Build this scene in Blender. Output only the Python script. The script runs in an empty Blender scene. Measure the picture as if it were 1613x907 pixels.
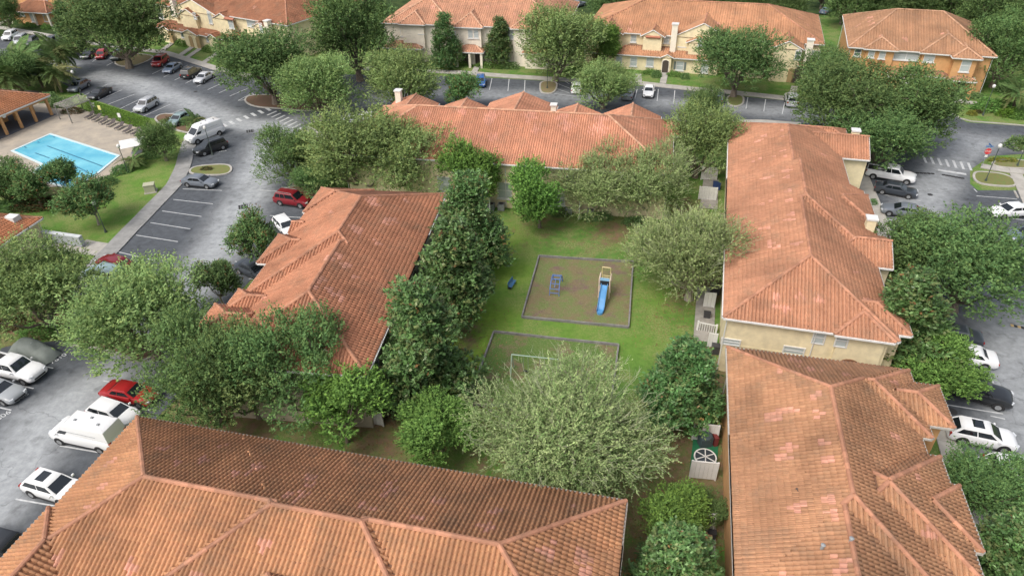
import bpy, bmesh, math, random
import numpy as np
from mathutils import Vector, Matrix

scene = bpy.context.scene
COL = scene.collection
rng = np.random.default_rng(7)
random.seed(7)

# ------------------------------------------------------------------ camera
CAM_F, CAM_PITCH, CAM_ROLL, CAM_H = 1076.0, 35.2, -1.5, 40.0      # focal length in photograph pixels, degrees, metres
_p, _r = math.radians(CAM_PITCH), math.radians(CAM_ROLL)
FWD = np.array([0, math.cos(_p), -math.sin(_p)])
_R0 = np.array([1.0, 0, 0]); _U0 = np.array([0, math.sin(_p), math.cos(_p)])
RGT = _R0 * math.cos(_r) + _U0 * math.sin(_r)
UPV = -_R0 * math.sin(_r) + _U0 * math.cos(_r)
cam_data = bpy.data.cameras.new('camera')
cam = bpy.data.objects.new('camera', cam_data); COL.objects.link(cam)
cam_data.sensor_width = 36.0
cam_data.lens = 36.0 * CAM_F / 1613.0
cam_data.clip_end = 3000
M = Matrix.Identity(4)
for i in range(3):
    M[i][0] = RGT[i]; M[i][1] = UPV[i]; M[i][2] = -FWD[i]
M[2][3] = CAM_H
cam.matrix_world = M
scene.camera = cam

# ------------------------------------------------------------------ light
SUN_ELEV, SUN_ROT = 52.0, 228.0
world = bpy.data.worlds.new('World'); scene.world = world; world.use_nodes = True
nt = world.node_tree; nt.nodes.clear()
sky = nt.nodes.new('ShaderNodeTexSky'); sky.sky_type = 'NISHITA'; sky.sun_disc = False
sky.sun_elevation = math.radians(SUN_ELEV); sky.sun_rotation = math.radians(SUN_ROT)
sky.air_density = 1.0; sky.dust_density = 6.0; sky.ozone_density = 0.6
hs = nt.nodes.new('ShaderNodeHueSaturation'); hs.inputs['Saturation'].default_value = 0.55
bg = nt.nodes.new('ShaderNodeBackground'); bg.inputs[1].default_value = 0.15
wo = nt.nodes.new('ShaderNodeOutputWorld')
nt.links.new(sky.outputs[0], hs.inputs['Color']); nt.links.new(hs.outputs[0], bg.inputs[0]); nt.links.new(bg.outputs[0], wo.inputs[0])
sd = bpy.data.lights.new('sun', 'SUN'); sd.energy = 0.7; sd.angle = math.radians(20); sd.color = (1.0, 0.965, 0.90)
sun = bpy.data.objects.new('sun', sd); COL.objects.link(sun)
az = math.radians(SUN_ROT)
sdir = Vector((math.sin(az) * math.cos(math.radians(SUN_ELEV)), math.cos(az) * math.cos(math.radians(SUN_ELEV)), math.sin(math.radians(SUN_ELEV))))
sun.rotation_euler = sdir.to_track_quat('Z', 'Y').to_euler()
scene.view_settings.view_transform = 'Standard'
scene.view_settings.look = 'None'
scene.view_settings.exposure = 0.44
scene.view_settings.gamma = 1.0
scene.cycles.max_bounces = 5; scene.cycles.diffuse_bounces = 3; scene.cycles.glossy_bounces = 2
scene.cycles.transmission_bounces = 2; scene.cycles.transparent_max_bounces = 4

# ------------------------------------------------------------------ where things stand
def G(px, py, z=0.0):
    """point of the place that the photograph shows at (px, py), at height z"""
    d = FWD * CAM_F + RGT * (px - 806.5) - UPV * (py - 453.5)
    t = (z - CAM_H) / d[2]
    return np.array([d[0] * t, d[1] * t, z])

class Frame:
    """a building's own axes: origin on the ground plus a turn about the vertical"""
    def __init__(s, ox, oy, ang):
        s.o = np.array([ox, oy]); s.a = math.radians(ang); s.deg = ang
        s.c, s.s = math.cos(s.a), math.sin(s.a)
    def w(s, x, y, z=0.0):
        return (s.o[0] + x * s.c - y * s.s, s.o[1] + x * s.s + y * s.c, z)
    def loc(s, P):
        dx, dy = P[0] - s.o[0], P[1] - s.o[1]
        return (dx * s.c + dy * s.s, -dx * s.s + dy * s.c)
    def onwall(s, px, py, yp):
        """local x and height of a photograph point that lies on the wall plane y = yp"""
        d = FWD * CAM_F + RGT * (px - 806.5) - UPV * (py - 453.5)
        n = np.array([-s.s, s.c]); k = s.o @ n + yp
        t = k / (d[:2] @ n)
        P = np.array([d[0] * t, d[1] * t, CAM_H + d[2] * t])
        return s.loc(P)[0], P[2]

def frame_px(px, py, z, ang):
    p = G(px, py, z); return Frame(p[0], p[1], ang)

# ------------------------------------------------------------------ materials
MATS = {}
def new_mat(name):
    m = bpy.data.materials.new(name); m.use_nodes = True
    b = m.node_tree.nodes['Principled BSDF']
    MATS[name] = m
    return m, m.node_tree, b

def mat(name, col, rough=0.7, metal=0.0, noise=0.0, scale=3.0, bump=0.0, spec=0.5, col2=None, coat=0.0):
    if name in MATS: return MATS[name]
    m, t, b = new_mat(name)
    b.inputs['Roughness'].default_value = rough; b.inputs['Metallic'].default_value = metal
    b.inputs['Specular IOR Level'].default_value = spec
    if coat: b.inputs['Coat Weight'].default_value = coat; b.inputs['Coat Roughness'].default_value = 0.08
    if noise or col2:
        tc = t.nodes.new('ShaderNodeTexCoord'); n = t.nodes.new('ShaderNodeTexNoise')
        n.inputs['Scale'].default_value = scale; n.inputs['Detail'].default_value = 8; n.inputs['Roughness'].default_value = 0.65
        t.links.new(tc.outputs['Object'], n.inputs['Vector'])
        mx = t.nodes.new('ShaderNodeMix'); mx.data_type = 'RGBA'
        c2 = col2 if col2 else tuple(c * (1 - noise) for c in col)
        mx.inputs[6].default_value = (*c2, 1); mx.inputs[7].default_value = (*col, 1)
        rp = t.nodes.new('ShaderNodeMapRange'); rp.inputs[1].default_value = 0.33; rp.inputs[2].default_value = 0.66
        t.links.new(n.outputs[0], rp.inputs[0]); t.links.new(rp.outputs[0], mx.inputs[0]); t.links.new(mx.outputs[2], b.inputs['Base Color'])
        if bump:
            bp = t.nodes.new('ShaderNodeBump'); bp.inputs['Strength'].default_value = bump; bp.inputs['Distance'].default_value = 0.05
            t.links.new(n.outputs[0], bp.inputs['Height']); t.links.new(bp.outputs[0], b.inputs['Normal'])
    else:
        b.inputs['Base Color'].default_value = (*col, 1)
    return m

def leaf_mat(name, gloss=0.45, trans=0.25):
    m, t, b = new_mat(name)
    at = t.nodes.new('ShaderNodeAttribute'); at.attribute_name = 'Col'
    oi = t.nodes.new('ShaderNodeObjectInfo')
    hv = t.nodes.new('ShaderNodeHueSaturation')
    r1 = t.nodes.new('ShaderNodeMapRange'); r1.inputs[3].default_value = 0.485; r1.inputs[4].default_value = 0.512
    r2 = t.nodes.new('ShaderNodeMapRange'); r2.inputs[3].default_value = 0.88; r2.inputs[4].default_value = 1.08
    t.links.new(oi.outputs['Random'], r1.inputs[0]); t.links.new(oi.outputs['Random'], r2.inputs[0])
    t.links.new(at.outputs['Color'], hv.inputs['Color']); t.links.new(r1.outputs[0], hv.inputs['Hue']); t.links.new(r2.outputs[0], hv.inputs['Value'])
    t.links.new(hv.outputs[0], b.inputs['Base Color'])
    b.inputs['Roughness'].default_value = gloss; b.inputs['Specular IOR Level'].default_value = 0.12 if gloss > .5 else 0.3
    tr = t.nodes.new('ShaderNodeBsdfTranslucent'); t.links.new(hv.outputs[0], tr.inputs['Color'])
    mx = t.nodes.new('ShaderNodeMixShader'); mx.inputs[0].default_value = trans
    out = t.nodes['Material Output']
    t.links.new(b.outputs[0], mx.inputs[1]); t.links.new(tr.outputs[0], mx.inputs[2]); t.links.new(mx.outputs[0], out.inputs[0])
    return m

def tile_mat():
    m, t, b = new_mat('clay_tile')
    at = t.nodes.new('ShaderNodeAttribute'); at.attribute_name = 'Col'
    tc = t.nodes.new('ShaderNodeTexCoord')
    n = t.nodes.new('ShaderNodeTexNoise'); n.inputs['Scale'].default_value = 0.22; n.inputs['Detail'].default_value = 6; n.inputs['Roughness'].default_value = 0.65
    t.links.new(tc.outputs['Object'], n.inputs['Vector'])
    rp = t.nodes.new('ShaderNodeMapRange'); rp.inputs[1].default_value = 0.35; rp.inputs[2].default_value = 0.68; rp.inputs[3].default_value = 1.12; rp.inputs[4].default_value = 0.72
    t.links.new(n.outputs[0], rp.inputs[0])
    n2 = t.nodes.new('ShaderNodeTexNoise'); n2.inputs['Scale'].default_value = 4.0; n2.inputs['Detail'].default_value = 4
    t.links.new(tc.outputs['Object'], n2.inputs['Vector'])
    rp2 = t.nodes.new('ShaderNodeMapRange'); rp2.inputs[1].default_value = 0.3; rp2.inputs[2].default_value = 0.7; rp2.inputs[3].default_value = 0.92; rp2.inputs[4].default_value = 1.08
    t.links.new(n2.outputs[0], rp2.inputs[0])
    mm = t.nodes.new('ShaderNodeMath'); mm.operation = 'MULTIPLY'
    t.links.new(rp.outputs[0], mm.inputs[0]); t.links.new(rp2.outputs[0], mm.inputs[1])
    vm = t.nodes.new('ShaderNodeVectorMath'); vm.operation = 'SCALE'
    t.links.new(at.outputs['Color'], vm.inputs[0]); t.links.new(mm.outputs[0], vm.inputs['Scale'])
    tint = t.nodes.new('ShaderNodeVectorMath'); tint.operation = 'MULTIPLY'; tint.inputs[1].default_value = (1.0, 0.97, 0.88)
    t.links.new(vm.outputs[0], tint.inputs[0])
    n3 = t.nodes.new('ShaderNodeTexNoise'); n3.inputs['Scale'].default_value = 0.55; n3.inputs['Detail'].default_value = 9; n3.inputs['Roughness'].default_value = 0.74
    t.links.new(tc.outputs['Object'], n3.inputs['Vector'])
    r3 = t.nodes.new('ShaderNodeMapRange'); r3.inputs[1].default_value = 0.50; r3.inputs[2].default_value = 0.72; r3.inputs[4].default_value = 0.55
    t.links.new(n3.outputs[0], r3.inputs[0])
    m3 = t.nodes.new('ShaderNodeMix'); m3.data_type = 'RGBA'; m3.inputs[7].default_value = (0.20, 0.145, 0.10, 1)
    t.links.new(r3.outputs[0], m3.inputs[0]); t.links.new(tint.outputs[0], m3.inputs[6]); t.links.new(m3.outputs[2], b.inputs['Base Color'])
    b.inputs['Roughness'].default_value = 0.75; b.inputs['Specular IOR Level'].default_value = 0.3
    return m

LEAF = leaf_mat('leaf', 0.75, 0.16); LEAFG = leaf_mat('glossy_leaf', 0.36, 0.12); TILE = tile_mat()
BARK = mat('bark', (0.22, 0.18, 0.14), 0.9, noise=0.4, scale=6)
BARKP = mat('pale_bark', (0.34, 0.31, 0.25), 0.9, noise=0.3, scale=6)
WHITE = mat('white_paint', (0.72, 0.72, 0.70), 0.5, noise=0.12, scale=1.5)
CREAM = mat('cream_stucco', (0.82, 0.71, 0.47), 0.85, noise=0.20, scale=1.4, bump=0.1)
YELLOW = mat('yellow_stucco', (0.87, 0.76, 0.50), 0.85, noise=0.20, scale=1.4)
IVORY = mat('ivory_stucco', (0.88, 0.81, 0.68), 0.85, noise=0.16, scale=1.4)
ORANGE = mat('orange_stucco', (0.64, 0.36, 0.16), 0.85, noise=0.2, scale=1.4)
GREYW = mat('greige_stucco', (0.56, 0.49, 0.39), 0.85, noise=0.20, scale=1.4)
GLASS = mat('window_glass', (0.10, 0.13, 0.14), 0.12, spec=0.8)
BLIND = mat('blinds_behind_glass', (0.45, 0.50, 0.50), 0.2, spec=0.7)
DARKIN = mat('painted_entry_shade', (0.07, 0.055, 0.045), 0.8)  # dark colour stands in for the shade inside entries
TANDOOR = mat('tan_doorway', (0.42, 0.30, 0.15), 0.8, noise=0.1)
DARKM = mat('dark_metal', (0.045, 0.045, 0.05), 0.45)
GREYM = mat('grey_metal', (0.30, 0.32, 0.33), 0.5, noise=0.15)
CONC = mat('concrete', (0.46, 0.44, 0.40), 0.9, noise=0.28, scale=0.9)
CONCD = mat('weathered_concrete', (0.33, 0.33, 0.32), 0.9, noise=0.35, scale=0.9)
PAINT = mat('road_paint', (0.62, 0.64, 0.65), 0.7, noise=0.35, scale=2.5)
WOODG = mat('weathered_timber', (0.30, 0.29, 0.27), 0.9, noise=0.5, scale=2.0)

# ------------------------------------------------------------------ object helpers
def link(name, me, parent=None, loc=None, rz=None, label=None, cat=None, group=None, kind=None):
    o = bpy.data.objects.new(name, me); COL.objects.link(o)
    if parent is not None: o.parent = parent
    if loc is not None: o.location = loc
    if rz is not None: o.rotation_euler = (0, 0, rz)
    if label: o['label'] = label
    if cat: o['category'] = cat
    if group: o['group'] = group
    if kind: o['kind'] = kind
    return o

def thing(name, label, cat, loc=(0, 0, 0), rz=0.0, group=None):
    return link(name, None, None, loc, rz, label, cat, group)

def mesh(name, verts, faces, m=None, cols=None, smooth=False, mats=None, midx=None):
    me = bpy.data.meshes.new(name)
    if isinstance(verts, np.ndarray) and isinstance(faces, np.ndarray):
        nv, nf, k = len(verts), len(faces), faces.shape[1]
        me.vertices.add(nv); me.vertices.foreach_set('co', verts.astype(np.float32).ravel())
        me.loops.add(nf * k); me.loops.foreach_set('vertex_index', faces.astype(np.int32).ravel())
        me.polygons.add(nf); me.polygons.foreach_set('loop_start', (np.arange(nf) * k).astype(np.int32))
        me.update(calc_edges=True)
    else:
        me.from_pydata([tuple(v) for v in verts], [], [tuple(f) for f in faces]); me.update()
    if cols is not None:
        ca = me.color_attributes.new('Col', 'FLOAT_COLOR', 'POINT')
        c = np.ones((len(cols), 4), np.float32); c[:, :3] = cols
        ca.data.foreach_set('color', c.ravel())
    for mm in (mats or ([m] if m else [])): me.materials.append(mm)
    if midx is not None: me.polygons.foreach_set('material_index', np.array(midx, np.int32))
    if smooth:
        me.polygons.foreach_set('use_smooth', np.ones(len(me.polygons), bool))
    return me

class MB:
    """collects boxes, tubes and prisms into one mesh"""
    def __init__(s): s.v = []; s.f = []
    def add(s, v, f):
        n = len(s.v); s.v += [tuple(p) for p in v]; s.f += [tuple(i + n for i in q) for q in f]; return s
    def box(s, c, d, rz=0.0, rot=None):
        x, y, z = d[0] / 2, d[1] / 2, d[2] / 2
        P = [Vector(p) for p in ((-x, -y, -z), (x, -y, -z), (x, y, -z), (-x, y, -z), (-x, -y, z), (x, -y, z), (x, y, z), (-x, y, z))]
        R = rot if rot is not None else Matrix.Rotation(rz, 3, 'Z')
        P = [R @ p + Vector(c) for p in P]
        return s.add(P, [(0, 3, 2, 1), (4, 5, 6, 7), (0, 1, 5, 4), (1, 2, 6, 5), (2, 3, 7, 6), (3, 0, 4, 7)])
    def tube(s, pts, rad, n=6, cap=True):
        pts = [Vector(p) for p in pts]; rad = rad if hasattr(rad, '__len__') else [rad] * len(pts)
        rings = []
        for i, p in enumerate(pts):
            d = (pts[min(i + 1, len(pts) - 1)] - pts[max(i - 1, 0)]).normalized()
            a = Vector((0, 0, 1)) if abs(d.z) < 0.9 else Vector((1, 0, 0))
            u = d.cross(a).normalized(); w = d.cross(u)
            rings.append([p + (u * math.cos(2 * math.pi * k / n) + w * math.sin(2 * math.pi * k / n)) * rad[i] for k in range(n)])
        v = [q for r in rings for q in r]; f = []
        for i in range(len(pts) - 1):
            for k in range(n):
                a, b = i * n + k, i * n + (k + 1) % n
                f.append((a, b, b + n, a + n))
        if cap: f.append(tuple(range(n - 1, -1, -1))); f.append(tuple(range(len(v) - n, len(v))))
        return s.add(v, f)
    def prism(s, poly, z0, z1):
        n = len(poly); v = [(p[0], p[1], z0) for p in poly] + [(p[0], p[1], z1) for p in poly]
        f = [tuple(range(n - 1, -1, -1)), tuple(range(n, 2 * n))] + [(i, (i + 1) % n, n + (i + 1) % n, n + i) for i in range(n)]
        return s.add(v, f)
    def extr(s, prof, a, b, axis):
        """profile (2-D) extruded from a to b along axis 'x' or 'y'"""
        n = len(prof)
        P = (lambda q, t: (t, q[0], q[1])) if axis == 'x' else (lambda q, t: (q[0], t, q[1]))
        v = [P(q, a) for q in prof] + [P(q, b) for q in prof]
        f = [tuple(range(n - 1, -1, -1)), tuple(range(n, 2 * n))] + [(i, (i + 1) % n, n + (i + 1) % n, n + i) for i in range(n)]
        return s.add(v, f)
    def lathe(s, prof, c=(0, 0, 0), n=12):
        v = []; f = []
        for r, z in prof:
            v += [(c[0] + r * math.cos(2 * math.pi * k / n), c[1] + r * math.sin(2 * math.pi * k / n), c[2] + z) for k in range(n)]
        for i in range(len(prof) - 1):
            for k in range(n):
                a, b = i * n + k, i * n + (k + 1) % n
                f.append((a, b, b + n, a + n))
        return s.add(v, f)
    def me(s, name, m, smooth=False, fix=True):
        me = bpy.data.meshes.new(name); me.from_pydata(s.v, [], s.f)
        if fix:
            bm = bmesh.new(); bm.from_mesh(me); bmesh.ops.recalc_face_normals(bm, faces=bm.faces); bm.to_mesh(me); bm.free()
        if m: me.materials.append(m)
        if smooth:
            me.polygons.foreach_set('use_smooth', np.ones(len(me.polygons), bool)); me.set_sharp_from_angle(angle=math.radians(38))
        return me
    def obj(s, name, m, parent=None, smooth=False, **k):
        return link(name, s.me(name, m, smooth), parent, **k)

def dup(root, loc=None, rz=None, scale=None, parent=None, label=None, group=None, matmap=None):
    c = root.copy(); COL.objects.link(c)
    if parent is not None: c.parent = parent
    if loc is not None: c.location = loc
    if rz is not None: c.rotation_euler = (0, 0, rz)
    if scale is not None: c.scale = scale if hasattr(scale, '__len__') else (scale,) * 3
    if label: c['label'] = label
    if group: c['group'] = group
    if matmap and c.type == 'MESH' and len(c.material_slots) and c.material_slots[0].material.name in matmap:
        c.material_slots[0].link = 'OBJECT'; c.material_slots[0].material = matmap[root.material_slots[0].material.name]
    for ch in [x for x in KIDS.get(root, [])]:
        k = dup(ch, parent=c, matmap=matmap)
    return c
KIDS = {}
def snapshot(root):
    """remember which objects hang under a prototype, so that copies can be made quickly"""
    for o in [root] + list(root.children_recursive):
        KIDS[o] = list(o.children)

def text_mesh(name, body, size, m, parent, loc, rot):
    cu = bpy.data.curves.new(name, 'FONT'); cu.body = body; cu.size = size; cu.align_x = 'CENTER'; cu.align_y = 'CENTER'
    t_ = bpy.data.objects.new(name, cu); COL.objects.link(t_)
    bpy.context.view_layer.update()
    me = bpy.data.meshes.new_from_object(t_.evaluated_get(bpy.context.evaluated_depsgraph_get())); bpy.data.objects.remove(t_); bpy.data.curves.remove(cu)
    me.materials.clear(); me.materials.append(m)
    o = link(name, me, parent); o.location = loc; o.rotation_euler = rot; return o
# ------------------------------------------------------------------ ground, asphalt, walks
def ground_material():
    m, t, b = new_mat('grass_ground')
    tc = t.nodes.new('ShaderNodeTexCoord')
    def noise(s, d=8, r=0.6):
        n = t.nodes.new('ShaderNodeTexNoise'); n.inputs['Scale'].default_value = s; n.inputs['Detail'].default_value = d; n.inputs['Roughness'].default_value = r
        t.links.new(tc.outputs['Object'], n.inputs['Vector']); return n.outputs[0]
    def ramp(src, lo, hi):
        r = t.nodes.new('ShaderNodeMapRange'); r.inputs[1].default_value = lo; r.inputs[2].default_value = hi; t.links.new(src, r.inputs[0]); return r.outputs[0]
    def mixc(f, a, c):
        x = t.nodes.new('ShaderNodeMix'); x.data_type = 'RGBA'
        for i, q in ((0, f), (6, a), (7, c)):
            if hasattr(q, 'is_linked'): t.links.new(q, x.inputs[i])
            else: x.inputs[i].default_value = (*q, 1)
        return x.outputs[2]
    at = t.nodes.new('ShaderNodeAttribute'); at.attribute_name = 'Col'
    sep = t.nodes.new('ShaderNodeSeparateColor'); t.links.new(at.outputs['Color'], sep.inputs[0])
    g = mixc(ramp(noise(1.3, 9, .72), 0.38, 0.62), (0.078, 0.175, 0.036), (0.130, 0.245, 0.054))
    g = mixc(ramp(noise(0.32, 6, .7), 0.42, 0.57), g, mixc(ramp(noise(6.0), 0.4, 0.6), (0.25, 0.26, 0.11), (0.12, 0.20, 0.05)))
    lush = mixc(ramp(noise(2.0), 0.35, 0.7), (0.16, 0.27, 0.035), (0.23, 0.36, 0.05))
    g = mixc(sep.outputs[1], g, lush)
    dirt = mixc(ramp(noise(1.6, 10, 0.7), 0.4, 0.62), (0.22, 0.14, 0.095), (0.13, 0.15, 0.055))
    ad = t.nodes.new('ShaderNodeMath'); ad.operation = 'ADD'; t.links.new(sep.outputs[0], ad.inputs[0])
    mu = t.nodes.new('ShaderNodeMath'); mu.operation = 'MULTIPLY_ADD'; mu.inputs[1].default_value = 1.6; mu.inputs[2].default_value = -0.8; t.links.new(noise(0.9, 8, 0.7), mu.inputs[0]); t.links.new(mu.outputs[0], ad.inputs[1])
    g = mixc(ramp(ad.outputs[0], 0.35, 0.65), g, dirt)
    wd = mixc(ramp(noise(0.5), 0.4, 0.6), (0.03, 0.055, 0.02), (0.06, 0.09, 0.03))
    g = mixc(sep.outputs[2], g, wd)
    t.links.new(g, b.inputs['Base Color']); b.inputs['Roughness'].default_value = 1.0; b.inputs['Specular IOR Level'].default_value = 0.1
    bp = t.nodes.new('ShaderNodeBump'); bp.inputs['Strength'].default_value = 0.6; bp.inputs['Distance'].default_value = 0.08
    t.links.new(noise(14.0, 6, 0.8), bp.inputs['Height']); t.links.new(bp.outputs[0], b.inputs['Normal'])
    return m

def blob(X, Y, px, py, r, z=0):
    c = G(px, py, z); return np.exp(-((X - c[0]) ** 2 + (Y - c[1]) ** 2) / (r * r))

xs = np.concatenate([[-3000, -800, -300], np.arange(-130, 131, 2.0), [300, 800, 3000]])
ys = np.concatenate([[-1500, -300, -60], np.arange(0, 221, 2.0), [300, 800, 3000]])
XX, YY = np.meshgrid(xs, ys)
V = np.stack([XX.ravel(), YY.ravel(), np.zeros(XX.size)], 1)
nx = len(xs); ii, jj = np.meshgrid(np.arange(nx - 1), np.arange(len(ys) - 1))
q0 = (jj * nx + ii).ravel(); FQ = np.stack([q0, q0 + 1, q0 + nx + 1, q0 + nx], 1)
X, Y = V[:, 0], V[:, 1]
dirt = np.zeros(len(V))
for (px, py, r, a) in ((620, 640, 4, .8), (600, 690, 5, .7), (650, 710, 4, .5), (733, 530, 1.8, .9), (742, 510, 1.6, .7), (790, 360, 2.5, .45), (850, 375, 2.2, .5), (905, 380, 2.5, .5), (945, 392, 2.0, .5), (1000, 380, 2.5, .5), (800, 400, 1.8, .45), (690, 640, 3, .5), (968, 365, 3, .8), (760, 370, 3, .35),
                       (860, 345, 5, .5), (990, 350, 4, .55), (1075, 470, 3, .6), (1060, 510, 2.5, .4), (1090, 700, 4, .75), (1030, 880, 5, .75), (1100, 780, 5, .8),
                       (1000, 800, 5, .6), (1110, 600, 5, .8), (1120, 450, 4, .8), (1090, 330, 5, .6), (800, 600, 5, .5), (380, 640, 9, .8), (250, 560, 9, .8),
                       (60, 500, 7, .7), (40, 470, 6, .6), (185, 100, 5, .5), (420, 165, 5, .7), (250, 60, 6, .5), (890, 385, 6, .35), (950, 380, 6, .3), (1560, 180, 4, .5),
                       (590, 270, 8, .6), (480, 300, 5, .5), (110, 300, 6, .6), (800, 700, 8, .5), (900, 700, 8, .5)):
    dirt = np.maximum(dirt, a * blob(X, Y, px, py, r))
lush = np.zeros(len(V))
for (px, py, r, a) in ((748, 560, 3.4, 1.), (770, 500, 3.2, 1.), (800, 430, 3.2, .9), (790, 380, 4, .5), (735, 620, 4.5, 1.), (750, 590, 3, 1.), (1040, 470, 4, .35), (230, 290, 7, .25), (900, 520, 5, .35), (1000, 540, 4, .3), (160, 360, 6, .2)):
    lush = np.maximum(lush, a * blob(X, Y, px, py, r))
wood = ((Y > 158) & (np.abs(X) < 1e6)).astype(float)
me = mesh('ground', V, FQ, ground_material(), np.stack([dirt, lush, wood], 1))
link('ground', me, kind='structure')

# asphalt: one sheet round the courtyard block, worn pale where cars drive
def W2(px, py): p = G(px, py); return (p[0], p[1])
outer = [(-50, 5), (-50, 48), W2(15, 545), W2(105, 535), W2(118, 440), W2(176, 392), W2(262, 305), W2(276, 290), W2(291, 258), W2(297, 232), W2(290, 200), W2(335, 196), W2(235, 186), W2(150, 158), W2(95, 130), W2(0, 105), (-140, 140),
         (-140, 168), W2(0, 58), W2(100, 76), W2(200, 88), W2(262, 88), W2(345, 112), W2(400, 120), W2(500, 118), W2(640, 118), W2(755, 122), W2(862, 128), W2(1030, 137), W2(1168, 152), W2(1300, 165), W2(1420, 186), W2(1500, 180), W2(1523, 193), W2(1613, 199), (135, 92), (135, 74), W2(1613, 243), W2(1560, 246), W2(1528, 268), W2(1528, 290), W2(1540, 300), W2(1602, 300), W2(1640, 330), (75, 60), (75, 5)]
inner = [(24, 5), (29, 20), (33, 36), (37.5, 52), (41, 62), (44, 72), (46, 83), (45, 92), (36, 97), (20, 101.5), (5, 104.5), (-12, 107), (-21, 106), W2(562, 186), W2(500, 194), W2(476, 204), W2(470, 235), W2(505, 292), W2(497, 326), W2(470, 352), W2(400, 436), W2(330, 510), W2(290, 560), (-28, 43), (-31.5, 33), (-35, 22), (-39, 5)]
poly = outer + inner
from mathutils.geometry import tessellate_polygon
tri = tessellate_polygon([[Vector((p[0], p[1], 0)) for p in poly]])
bm = bmesh.new(); vs = [bm.verts.new((p[0], p[1], 0.02)) for p in poly]
for t3 in tri:
    try: bm.faces.new([vs[i] for i in t3])
    except ValueError: pass
for ax, lo, hi in ((0, -139, 134), (1, 6, 170)):
    for k in np.arange(lo, hi, 1.5):
        co = [0, 0, 0]; no = [0, 0, 0]; co[ax] = k; no[ax] = 1
        bmesh.ops.bisect_plane(bm, geom=bm.verts[:] + bm.edges[:] + bm.faces[:], plane_co=co, plane_no=no)
for f in bm.faces:
    if f.normal.z < 0: f.normal_flip()
me = bpy.data.meshes.new('asphalt'); bm.to_mesh(me); bm.free()
co = np.empty(len(me.vertices) * 3, np.float32); me.vertices.foreach_get('co', co); co = co.reshape(-1, 3)
lanes = [([(-60, 860), (70, 660), (200, 590), (310, 440), (350, 380), (395, 300), (415, 240), (440, 205)], 2.6, 1.0),
         ([(-20, 85), (120, 110), (210, 130), (300, 165), (380, 196), (440, 200)], 2.6, .95),
         ([(440, 200), (520, 175), (640, 148), (750, 148), (860, 150), (1000, 160), (1120, 166), (1250, 178), (1400, 205), (1500, 215), (1613, 228)], 2.6, .7),
         ([(1530, 225), (1490, 265), (1450, 325), (1500, 420), (1575, 480), (1600, 560), (1613, 640), (1640, 800)], 2.6, .85)]
wear = np.zeros(len(co))
for pl, w, a in lanes:
    P = [np.array(W2(*p)) for p in pl]
    d = np.full(len(co), 1e9)
    for p, q in zip(P[:-1], P[1:]):
        e = q - p; tt = np.clip(((co[:, :2] - p) @ e) / (e @ e), 0, 1); d = np.minimum(d, np.linalg.norm(co[:, :2] - (p + tt[:, None] * e), axis=1))
    wear = np.maximum(wear, a * np.clip(1.35 - d / (w * 1.45), 0, 1))
c4 = np.ones((len(co), 4), np.float32); c4[:, 0] = c4[:, 1] = c4[:, 2] = wear
me.color_attributes.new('Col', 'FLOAT_COLOR', 'POINT').data.foreach_set('color', c4.ravel())
m, t, b = new_mat('asphalt')
tc = t.nodes.new('ShaderNodeTexCoord'); at = t.nodes.new('ShaderNodeAttribute'); at.attribute_name = 'Col'
def _n(s, d, r, st=None):
    n = t.nodes.new('ShaderNodeTexNoise'); n.inputs['Scale'].default_value = s; n.inputs['Detail'].default_value = d; n.inputs['Roughness'].default_value = r
    if st:
        mp = t.nodes.new('ShaderNodeMapping'); mp.inputs['Scale'].default_value = st; mp.inputs['Rotation'].default_value = (0, 0, 0.2); t.links.new(tc.outputs['Object'], mp.inputs[0]); t.links.new(mp.outputs[0], n.inputs['Vector'])
    else: t.links.new(tc.outputs['Object'], n.inputs['Vector'])
    return n.outputs[0]
ma = t.nodes.new('ShaderNodeMath'); ma.operation = 'MULTIPLY_ADD'; ma.inputs[1].default_value = 0.8; ma.inputs[2].default_value = -0.42
t.links.new(_n(0.22, 10, 0.66), ma.inputs[0])
mb = t.nodes.new('ShaderNodeMath'); mb.operation = 'ADD'; t.links.new(at.outputs['Fac'], mb.inputs[0]); t.links.new(ma.outputs[0], mb.inputs[1])
cr = t.nodes.new('ShaderNodeValToRGB'); e = cr.color_ramp.elements
e[0].position = 0.12; e[0].color = (0.092, 0.102, 0.115, 1); e[1].position = 1.0; e[1].color = (0.35, 0.37, 0.385, 1)
x = e.new(0.50); x.color = (0.170, 0.182, 0.194, 1)
t.links.new(mb.outputs[0], cr.inputs[0])
mx = t.nodes.new('ShaderNodeMix'); mx.data_type = 'RGBA'; mx.blend_type = 'MULTIPLY'; mx.inputs[0].default_value = 1.0
g2 = t.nodes.new('ShaderNodeMapRange'); g2.inputs[1].default_value = 0.3; g2.inputs[2].default_value = 0.7; g2.inputs[3].default_value = 0.72; g2.inputs[4].default_value = 1.18
t.links.new(_n(1.3, 8, 0.7), g2.inputs[0])
vr = t.nodes.new('ShaderNodeTexVoronoi'); vr.feature = 'DISTANCE_TO_EDGE'; vr.inputs['Scale'].default_value = 0.12
dz = t.nodes.new('ShaderNodeMixRGB'); dz.blend_type = 'ADD'; dz.inputs[0].default_value = 0.25
nn = t.nodes.new('ShaderNodeTexNoise'); nn.inputs['Scale'].default_value = 0.6; nn.inputs['Detail'].default_value = 5
t.links.new(tc.outputs['Object'], nn.inputs['Vector']); sc_ = t.nodes.new('ShaderNodeVectorMath'); sc_.operation = 'SCALE'; sc_.inputs['Scale'].default_value = 8.0
t.links.new(nn.outputs['Color'], sc_.inputs[0]); t.links.new(tc.outputs['Object'], dz.inputs[1]); t.links.new(sc_.outputs[0], dz.inputs[2]); t.links.new(dz.outputs[0], vr.inputs['Vector'])
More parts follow.
